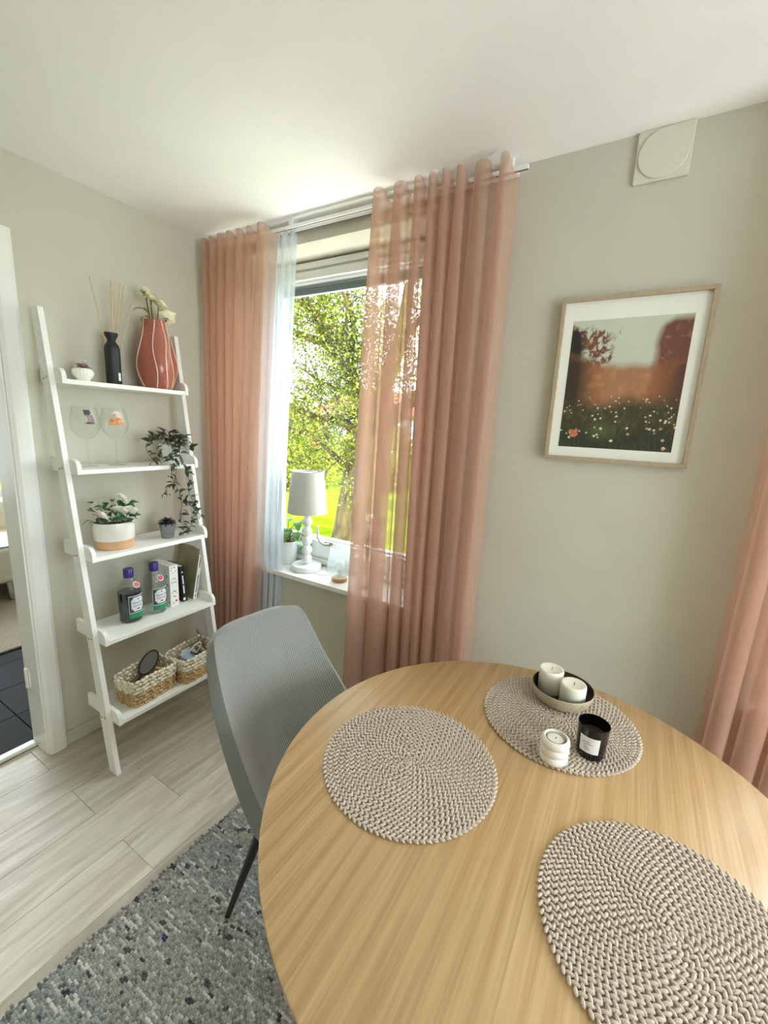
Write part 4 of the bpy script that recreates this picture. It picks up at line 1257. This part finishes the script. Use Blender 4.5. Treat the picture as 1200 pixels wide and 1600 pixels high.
MB().lathe([(.0190, .001), (.0190, .009), (.001, .0095)], 36).build('wax', 'candle_wax', o, 60)
MB().tube([(0, 0, .009), (.001, 0, .014)], .0008, 6).build('wick', 'wick', o)

o = empty('jar_candle', (2.088, -.592, ZM)); tag(o, 'black glass jar candle with white label on the placemat', 'candle')
MB().lathe([(.027, 0), (.030, .002), (.032, .008), (.0355, .080), (.0358, .084), (.0335, .084), (.0325, .076), (.0315, .055), (.001, .055)], 48).build('jar', 'jar_black', o, 60)
MB().lathe([(.0312, .054), (.0312, .056), (.001, .0565)], 40).build('wax', 'bowl_dark', o)
n = 20; A = np.zeros((n, 4, 3))
la0, la1 = math.radians(-135), math.radians(-58)
def jr(z): return float(np.interp(z, [.002, .008, .080], [.030, .032, .0355])) + .0005
for i in range(n):
    a = la0 + (la1 - la0) * i / (n - 1)
    for j in range(4):
        z = .022 + .042 * j / 3; A[i, j] = (jr(z) * math.cos(a), jr(z) * math.sin(a), z)
lb = MB().grid(A).build('label', 'label_white', o, 60)
for (z, a0, a1) in ((.050, -122, -95), (.0455, -128, -84), (.040, -118, -104), (.0355, -116, -100), (.031, -112, -92)):
    A = np.zeros((10, 2, 3))
    for i in range(10):
        a = math.radians(a0 + (a1 - a0) * i / 9)
        for j in range(2):
            zz = z + .0013 * j; A[i, j] = ((jr(zz) + .0004) * math.cos(a), (jr(zz) + .0004) * math.sin(a), zz)
    MB().grid(A).build('label_print', 'ink', lb)

# ------------------------------------------------------------------ chair
th = math.radians(-8)
ch = empty('dining_chair', (1.112, -.748, 0), th); tag(ch, 'grey ribbed fabric dining chair with black metal legs', 'chair')
prof = [  # s: x, z, half width, wing forward, edge lift
    (0.000, .905, .168, .010, .0), (.012, .86, .178, .018, 0), (.030, .80, .188, .035, 0), (.052, .73, .197, .060, 0), (.078, .66, .204, .090, 0), (.108, .59, .210, .125, 0),
    (.140, .53, .214, .150, .01), (.178, .490, .217, .150, .03), (.225, .470, .219, .11, .045), (.29, .462, .220, .06, .045), (.38, .460, .220, .02, .035), (.48, .462, .217, 0, .02), (.56, .462, .208, -.01, .01), (.62, .452, .190, -.02, 0), (.635, .43, .18, -.02, 0)]
nu = 33
A = np.zeros((nu, len(prof), 3))
for i in range(nu):
    u = -1 + 2 * i / (nu - 1)
    e = abs(u) ** 2.6
    for j, (x, z, hw, wg, lf) in enumerate(prof):
        zz = z + lf * e
        if j == 0: zz -= .022 * abs(u) ** 4
        A[i, j] = (x + wg * e, u * hw * (1 - .03 * e), zz)
b = MB(); b.grid(A)
me = b.mesh('shell', 'chair_fabric', 179)
uvl = me.uv_layers.new(name='UVMap')
for lp_ in me.loops:
    i, j = divmod(lp_.vertex_index, len(prof))
    uvl.data[lp_.index].uv = (i / (nu - 1) * .44, j / 14 * .9)
sh = link('shell', me, ch)
# make the solidify go backwards/down
md = sh.modifiers.new('solid', 'SOLIDIFY'); md.thickness = .042; md.offset = -1.0 if me.polygons[(nu // 2) * (len(prof) - 1) + 2].normal.x > 0 else 1.0
bv = sh.modifiers.new('bevel', 'BEVEL'); bv.width = .012; bv.segments = 3; bv.limit_method = 'ANGLE'; bv.angle_limit = math.radians(50)
sb_ = sh.modifiers.new('sub', 'SUBSURF'); sb_.levels = 1; sb_.render_levels = 1
for (p0, p1) in (((.255, -.165, .425), (.118, -.205, .012)), ((.255, .165, .425), (.118, .205, .012)), ((.54, -.16, .415), (.60, -.20, .012)), ((.54, .16, .415), (.60, .20, .012))):
    MB().tube([p0, p1], [.0155, .0085], 16).build('leg', 'chair_leg', ch, 60)
for s_ in (-1, 1):
    MB().tube([(.255, .165 * s_, .412), (.54, .16 * s_, .405)], .011, 10).build('seat_rail', 'chair_leg', ch, 60)

# ------------------------------------------------------------------ rug
RX0, RX1, RY0, RY1 = .912, 3.10, -2.9, -.22
rg = empty('woven_rug', ((RX0 + RX1) / 2, (RY0 + RY1) / 2, 0)); tag(rg, 'grey flecked woven wool rug under table and chair', 'rug')
wbuild(MB().box((RX0 + .004, RY0 + .004, 0.0002), (RX1 - .004, RY1 - .004, .006)), 'backing', 'rug_base', rg)
px_, py_ = .0098, .0068
nx, ny = int((RX1 - RX0) / px_), int((RY1 - RY0) / py_)
r = np.random.default_rng(3)
I, J = np.meshgrid(np.arange(nx), np.arange(ny), indexing='ij')
cx = RX0 + (I + .5 + .5 * (J % 2)) * px_ + r.normal(0, .0012, I.shape); cy = RY0 + (J + .5) * py_ + r.normal(0, .0007, I.shape)
cx[0] -= r.uniform(-.004, .009, ny)
hgt = .0080 + r.uniform(0, .0035, I.shape)
base = np.array(S(160, 157, 150)[:3])
val = np.clip(r.normal(1.0, .22, I.shape), .45, 1.6)
# slow bands of yarn tone along rows
band = 1 + .12 * np.sin(J * .13) * np.sin(J * .031 + 1)
colr = base[None, None] * (val * band)[..., None]
tealrow = (np.sin(J * .09) > .55)[..., None] * np.array((-.02, .008, .012))
colr = np.clip(colr + tealrow, 0.01, 1)
for k in range(3800):     # pale slubs that run along the weft
    i, j, l = r.integers(0, nx), r.integers(0, ny), r.integers(2, 5)
    colr[i:i + l, j] = np.array(S(214, 212, 204)[:3]) * r.uniform(.8, 1.1)
for k in range(1600):
    i, j = r.integers(0, nx), r.integers(0, ny)
    colr[i:i + r.integers(1, 3), j:j + r.integers(1, 3)] = np.array(S(74, 76, 80)[:3]) * r.uniform(.6, 1.3)
for k in range(46):
    i, j = r.integers(0, nx - 1), r.integers(0, ny - 2)
    colr[i:i + 2, j:j + r.integers(1, 3)] = np.array(S(62, 60, 104)[:3])
colr[0] *= .72
gx = np.array([-1, -.6, .6, 1]) * px_ * .62; gy = np.array([-1, 0, 1]) * py_ * .56
hz = np.array([[0, .2, 0], [.55, 1, .55], [.55, 1, .55], [0, .2, 0]])
GX, GY = np.meshgrid(gx, gy, indexing='ij')
V = np.zeros((nx, ny, 4, 3, 3))
V[..., 0] = cx[..., None, None] + GX; V[..., 1] = cy[..., None, None] + GY; V[..., 2] = .0035 + (hgt - .0015)[..., None, None] * hz
C = np.ones((nx, ny, 4, 3, 4)); C[..., :3] = colr[:, :, None, None, :]
q = np.array([(a * 3 + c, (a + 1) * 3 + c, (a + 1) * 3 + c + 1, a * 3 + c + 1) for a in range(3) for c in range(2)])
F = (np.arange(nx * ny)[:, None, None] * 12 + q[None]).reshape(-1, 4)
yo = link('yarn_loops', fast_mesh('yarn_loops', V.reshape(-1, 3), F, 'rug_yarn', C.reshape(-1, 4)), rg)
yo.matrix_parent_inverse = Matrix.Translation(-Vector(rg.location)); yo['kind'] = 'stuff'

# ------------------------------------------------------------------ neighbouring room through the doorway
hwall('wall_hall_back', 0, .26, .36, -3.2, -.12, [])
hwall('wall_hall_end', 1, -3.25, -3.2, -3.0, .36, [(-1.55, .3, .75, 2.25)])
hwall('wall_hall_front', 0, -3.1, -3.0, -3.25, -.12, [])
struct(MB().box((-3.25, -3.1, H), (-.12, .36, H + .25)).build('ceiling_hall', 'ceiling'))
fh = struct(MB().box((-3.2, -3.0, -.05), (-.12, .26, -.008)).build('floor_hall', 'dark_line'), 'dark tiled floor of the room beyond the doorway')
tm = MB().box((-.1485, -.2985, -.008), (.1485, .2985, 0)).mesh('tile', 'dark_tile', None, .001, 1)
for i in range(10):
    for j in range(5):
        x = -.27 - i * .30; y = .26 - .3 - j * .6
        if y > -3.0: link('tile', tm, fh, (x, y + (.3 if i % 2 else 0) * 0, 0))
o = MB().box((-3.15, -2.6, .0005), (-1.17, .22, .014)).build('carpet', 'grey_carpet', bevel=.004); tag(o, 'grey carpet in the room beyond the doorway', 'carpet')
so = empty('sofa', (-2.35, -.6, .014)); tag(so, 'pale beige sofa seen through the doorway', 'sofa')
MB().box((-.40, -1.0, .16), (.35, .75, .44)).build('seat_base', 'sofa_cloth', so, 60, bevel=.04, bseg=4)
MB().box((-.55, -1.0, .16), (-.36, .75, .70)).build('backrest', 'sofa_cloth', so, 60, bevel=.06, bseg=4)
MB().box((-.50, .60, .16), (.33, .80, .62)).build('armrest', 'sofa_cloth', so, 60, bevel=.05, bseg=4)
MB().box((-.50, -1.05, .16), (.33, -.85, .62)).build('armrest', 'sofa_cloth', so, 60, bevel=.05, bseg=4)
for (x, y) in ((.28, .62), (.28, -.9), (-.45, .62), (-.45, -.9), (.28, .2)):
    MB().tube([(x, y, 0), (x - .02, y, .17)], [.02, .028], 14).build('leg', 'chrome', so, 60)
o = MB().box((-2.24, -.56, .4555), (-2.02, -.28, .468)).build('magazine', 'magazine', bevel=.002); o.rotation_euler = (0, 0, .0)
tag(o, 'blue magazine lying on the pale sofa', 'magazine')

# ------------------------------------------------------------------ garden outside
GZ = -.62
struct(MB().box((-40, .3, GZ - .2), (40, 60, GZ)).build('lawn', 'lawn'), 'sunlit green lawn outside the window')
struct(MB().box((-6, .262, GZ - .1), (8, 2.5, GZ + .03)).build('bounce_patio', 'bounce_paving', bevel=.01), 'unseen pale paved strip added below the windows to bounce light upward')  # added out of view, bounces daylight up onto the ceiling
def leaf_cloud(name, centers, sizes, cols, parent, seed, flat=.6):
    r = np.random.default_rng(seed)
    n = len(centers)
    d = r.normal(size=(n, 3)); d /= np.linalg.norm(d, axis=1)[:, None]
    e = r.normal(size=(n, 3)); e -= d * (e * d).sum(1)[:, None]; e /= np.linalg.norm(e, axis=1)[:, None]
    nn = np.cross(d, e)
    s_ = sizes[:, None]
    V = np.stack([centers - d * s_ * .5, centers + e * s_ * .30 + nn * s_ * .08, centers + d * s_ * .5, centers - e * s_ * .30 + nn * s_ * .08], 1)
    F = np.arange(n * 4).reshape(n, 4)
    C = np.ones((n, 4, 4)); C[..., :3] = cols[:, None, :]
    o = link(name, fast_mesh(name, V.reshape(-1, 3), F, 'tree_leaf', C.reshape(-1, 4), False), parent)
    o['kind'] = 'stuff'
    return o
def leafcols(n, seed, base=((96, 106, 34), (118, 126, 48), (76, 92, 38), (140, 140, 76))):
    r = np.random.default_rng(seed)
    B = np.array([S(*b_)[:3] for b_ in base])
    return B[r.integers(0, len(B), n)] * r.uniform(.8, 1.4, (n, 1))

tr = empty('apple_tree', (-1.75, 4.0, GZ)); tag(tr, 'old apple tree with thick mossy trunk close to the window', 'tree')
def wb(b, name, m, **k):
    return wbuild(b, name, m, tr, **k)
tpts = [(-1.72, 4.0, GZ - .05), (-1.74, 4.0, GZ + .12), (-1.74, 4.0, -.1), (-1.70, 4.02, .5), (-1.64, 4.05, 1.0), (-1.60, 4.08, 1.4)]
wb(MB().tube(tpts, [.62, .46, .37, .32, .30, .27], 20), 'trunk', 'bark', smooth=179)
# bare patch where bark is gone
A = np.zeros((8, 12, 3))
zz_ = [p[2] for p in tpts]
for i in range(8):
    for j in range(12):
        t = j / 11; z = .30 + .75 * t
        hwid = math.radians(15) * math.sin(PI * (.06 + .88 * t)) ** .6 * (1 + .25 * math.sin(9 * t))
        aa = math.radians(-66) + .10 * math.sin(z * 6) + hwid * (i / 7 * 2 - 1)
        cxx = float(np.interp(z, zz_, [p[0] for p in tpts])); cyy = float(np.interp(z, zz_, [p[1] for p in tpts])); rd = float(np.interp(z, zz_, [.62, .46, .37, .32, .30, .27])) + .008
        A[i, j] = (cxx + rd * math.cos(aa), cyy + rd * math.sin(aa), z)
wb(MB().grid(A), 'bare_patch', 'bark_bare', smooth=60)
limbs = [([(-1.60, 4.08, 1.35), (-1.75, 4.0, 1.9), (-1.95, 3.95, 2.4), (-2.35, 3.9, 2.75), (-3.0, 3.85, 2.95), (-3.8, 3.7, 3.25)], [.15, .11, .09, .07, .05, .02]),
         ([(-1.60, 4.08, 1.35), (-2.0, 3.9, 1.55), (-2.5, 3.8, 1.62), (-3.1, 3.7, 1.85), (-3.9, 3.5, 2.1)], [.11, .07, .055, .04, .015]),
         ([(-1.60, 4.08, 1.35), (-1.45, 4.1, 2.0), (-1.2, 4.2, 2.8), (-1.1, 4.2, 3.6), (-1.3, 4.1, 4.4)], [.18, .14, .11, .07, .02]),
         ([(-1.60, 4.08, 1.30), (-1.0, 4.0, 1.8), (-.3, 3.9, 2.3), (.5, 3.8, 2.8)], [.15, .10, .07, .02]),
         ([(-1.70, 4.0, .75), (-2.15, 3.85, 1.05), (-2.5, 3.75, 1.3), (-2.9, 3.6, 1.45)], [.07, .045, .03, .012]),
         ([(-1.85, 4.0, 2.15), (-2.2, 4.1, 2.05), (-2.7, 4.2, 2.2), (-3.3, 4.3, 2.5)], [.06, .045, .03, .012]),
         ([(-1.95, 3.95, 2.4), (-1.85, 3.9, 3.0), (-2.0, 3.8, 3.6), (-2.3, 3.7, 4.2)], [.06, .05, .035, .012]),
         ([(-2.35, 3.9, 2.75), (-2.5, 3.7, 3.2), (-2.6, 3.5, 3.7), (-2.4, 3.3, 4.2)], [.05, .04, .03, .012]),
         ([(-1.75, 4.0, 1.9), (-1.9, 3.7, 2.6), (-2.2, 3.4, 3.1), (-2.7, 3.1, 3.4), (-3.2, 3.0, 3.5)], [.07, .05, .04, .03, .012]),
         ([(-3.0, 3.85, 2.95), (-3.3, 3.6, 3.4), (-3.8, 3.4, 3.8)], [.05, .035, .012]),
         ([(-1.9, 3.7, 2.6), (-1.6, 3.4, 3.0), (-1.5, 3.1, 3.4)], [.04, .03, .012]),
         ([(-1.2, 4.2, 2.8), (-.7, 4.0, 3.1), (.0, 3.8, 3.4)], [.06, .04, .012])]
tips = []
rr = random.Random(44)
tw = MB()
for pts, rad in limbs:
    wb(MB().tube(pts, rad, 10), 'branch', 'bark', smooth=179)
    P_ = [Vector(p) for p in pts]
    for i in range(1, len(P_)):
        for k in range(7):
            s0 = P_[i - 1].lerp(P_[i], rr.random())
            d = Vector((rr.uniform(-1, 1), rr.uniform(-1, .8), rr.uniform(-.6, 1))).normalized()
            l = rr.uniform(.35, .8)
            m1 = s0 + d * l * .5 + Vector((rr.uniform(-.08, .08), rr.uniform(-.08, .08), .05)); e1 = s0 + d * l + Vector((0, 0, -.06))
            tw.tube([s0, m1, e1], [.014, .010, .004], 5, False)
            tips += [m1, e1]
            for q_ in range(3):
                s1 = s0.lerp(e1, rr.uniform(.3, 1)); d2 = (d + Vector((rr.uniform(-1, 1), rr.uniform(-1, 1), rr.uniform(-.8, .8)))).normalized()
                e2 = s1 + d2 * rr.uniform(.15, .4)
                tw.tube([s1, e2], [.006, .003], 4, False); tips += [e2, s1.lerp(e2, .5)]
to = wb(tw, 'twigs', 'twig'); to['kind'] = 'stuff'
tips = np.array([t_[:] for t_ in tips])
r = np.random.default_rng(8)
nl = 40000
cen = tips[r.integers(0, len(tips), nl)] + r.normal(0, .13, (nl, 3))
lo = leaf_cloud('foliage', cen - np.array(tr.location), r.uniform(.032, .062, nl), leafcols(nl, 5), tr, 6)
rr = random.Random(2)
am = MB().sphere((0, 0, 0), .028, 12, 8).mesh('apple', 'apple', 179)
for k in range(9):
    c = tips[rr.randrange(len(tips))]
    o = link('apple', am, tr, Vector(c) - Vector(tr.location) + Vector((0, -.1, -.06)))

def bush(name, loc, rad, n, label, seed, cols, cat='bush'):
    o = empty(name, loc); tag(o, label, cat, 'garden bushes')
    r = np.random.default_rng(seed)
    d = r.normal(size=(n, 3)); d /= np.linalg.norm(d, axis=1)[:, None]
    rad = np.array(rad)
    cen = d * rad * r.uniform(.55, 1.08, (n, 1)) ** .6 * (1 + .12 * np.sin(d[:, :1] * 9 + d[:, 2:] * 7)) + np.array((0, 0, rad[2] * .8))
    cen = cen[cen[:, 2] > .02]
    leaf_cloud('foliage', cen, r.uniform(.09, .2, len(cen)), leafcols(len(cen), seed, cols), o, seed)
    b = MB(); rr2 = random.Random(seed)
    for k in range(7):
        a = k * .9; b.tube([(0, 0, -.02), (rad[0] * .3 * math.cos(a), rad[1] * .3 * math.sin(a), rad[2] * .6), (rad[0] * .6 * math.cos(a), rad[1] * .6 * math.sin(a), rad[2] * 1.2)], [.06, .04, .01], 6)
    b.build('stems', 'twig', o, 60)
YG = ((104, 110, 30), (122, 124, 42), (86, 98, 34), (134, 130, 62))
DG = ((52, 70, 28), (68, 84, 36), (44, 62, 28))
bush('bush', (-7.6, 9.0, GZ), (1.3, 1.1, 1.5), 5200, 'yellow-green bush behind the lamp at the far lawn edge', 21, YG)
bush('bush', (-5.9, 11.2, GZ), (1.5, 1.1, 1.3), 5200, 'round light green bush at the back of the lawn', 22, YG)
bush('bush', (-10.6, 7.2, GZ), (1.5, 1.2, 2.2), 5200, 'dark green bush far left of the lawn', 23, DG)
bush('bush', (-2.9, 12.4, GZ), (1.4, 1.1, 1.9), 5200, 'green bush behind the apple tree trunk', 24, YG)
bush('bush', (-.9, 8.2, GZ), (1.4, 1.0, 1.7), 6000, 'yellowish bush seen through the pink curtain', 25, YG)
bush('bush', (2.4, 9.2, GZ), (1.6, 1.1, 2.0), 5000, 'tall bush right of the apple tree', 26, DG)
hs = empty('white_house', (-15.5, 27.0, GZ)); tag(hs, 'white house with red tiled roof beyond the garden', 'house')
MB().box((-4, -2.5, 0), (4, 2.5, 3.0)).build('house_wall', 'house_wall', hs)
MB().prism([(-2.9, 2.9), (2.9, 2.9), (0, 4.7)], 0, -4.3, 4.3).build('roof', 'roof_tile', hs)
for x in (-2.8, -.9, 1.0, 2.9):
    w_ = MB().box((x - .5, -2.56, 1.0), (x + .5, -2.48, 2.2)).build('window', 'frame_white', hs)
    MB().box((x - .42, -2.58, 1.08), (x + .42, -2.55, 2.12)).build('pane', 'house_glass', w_)
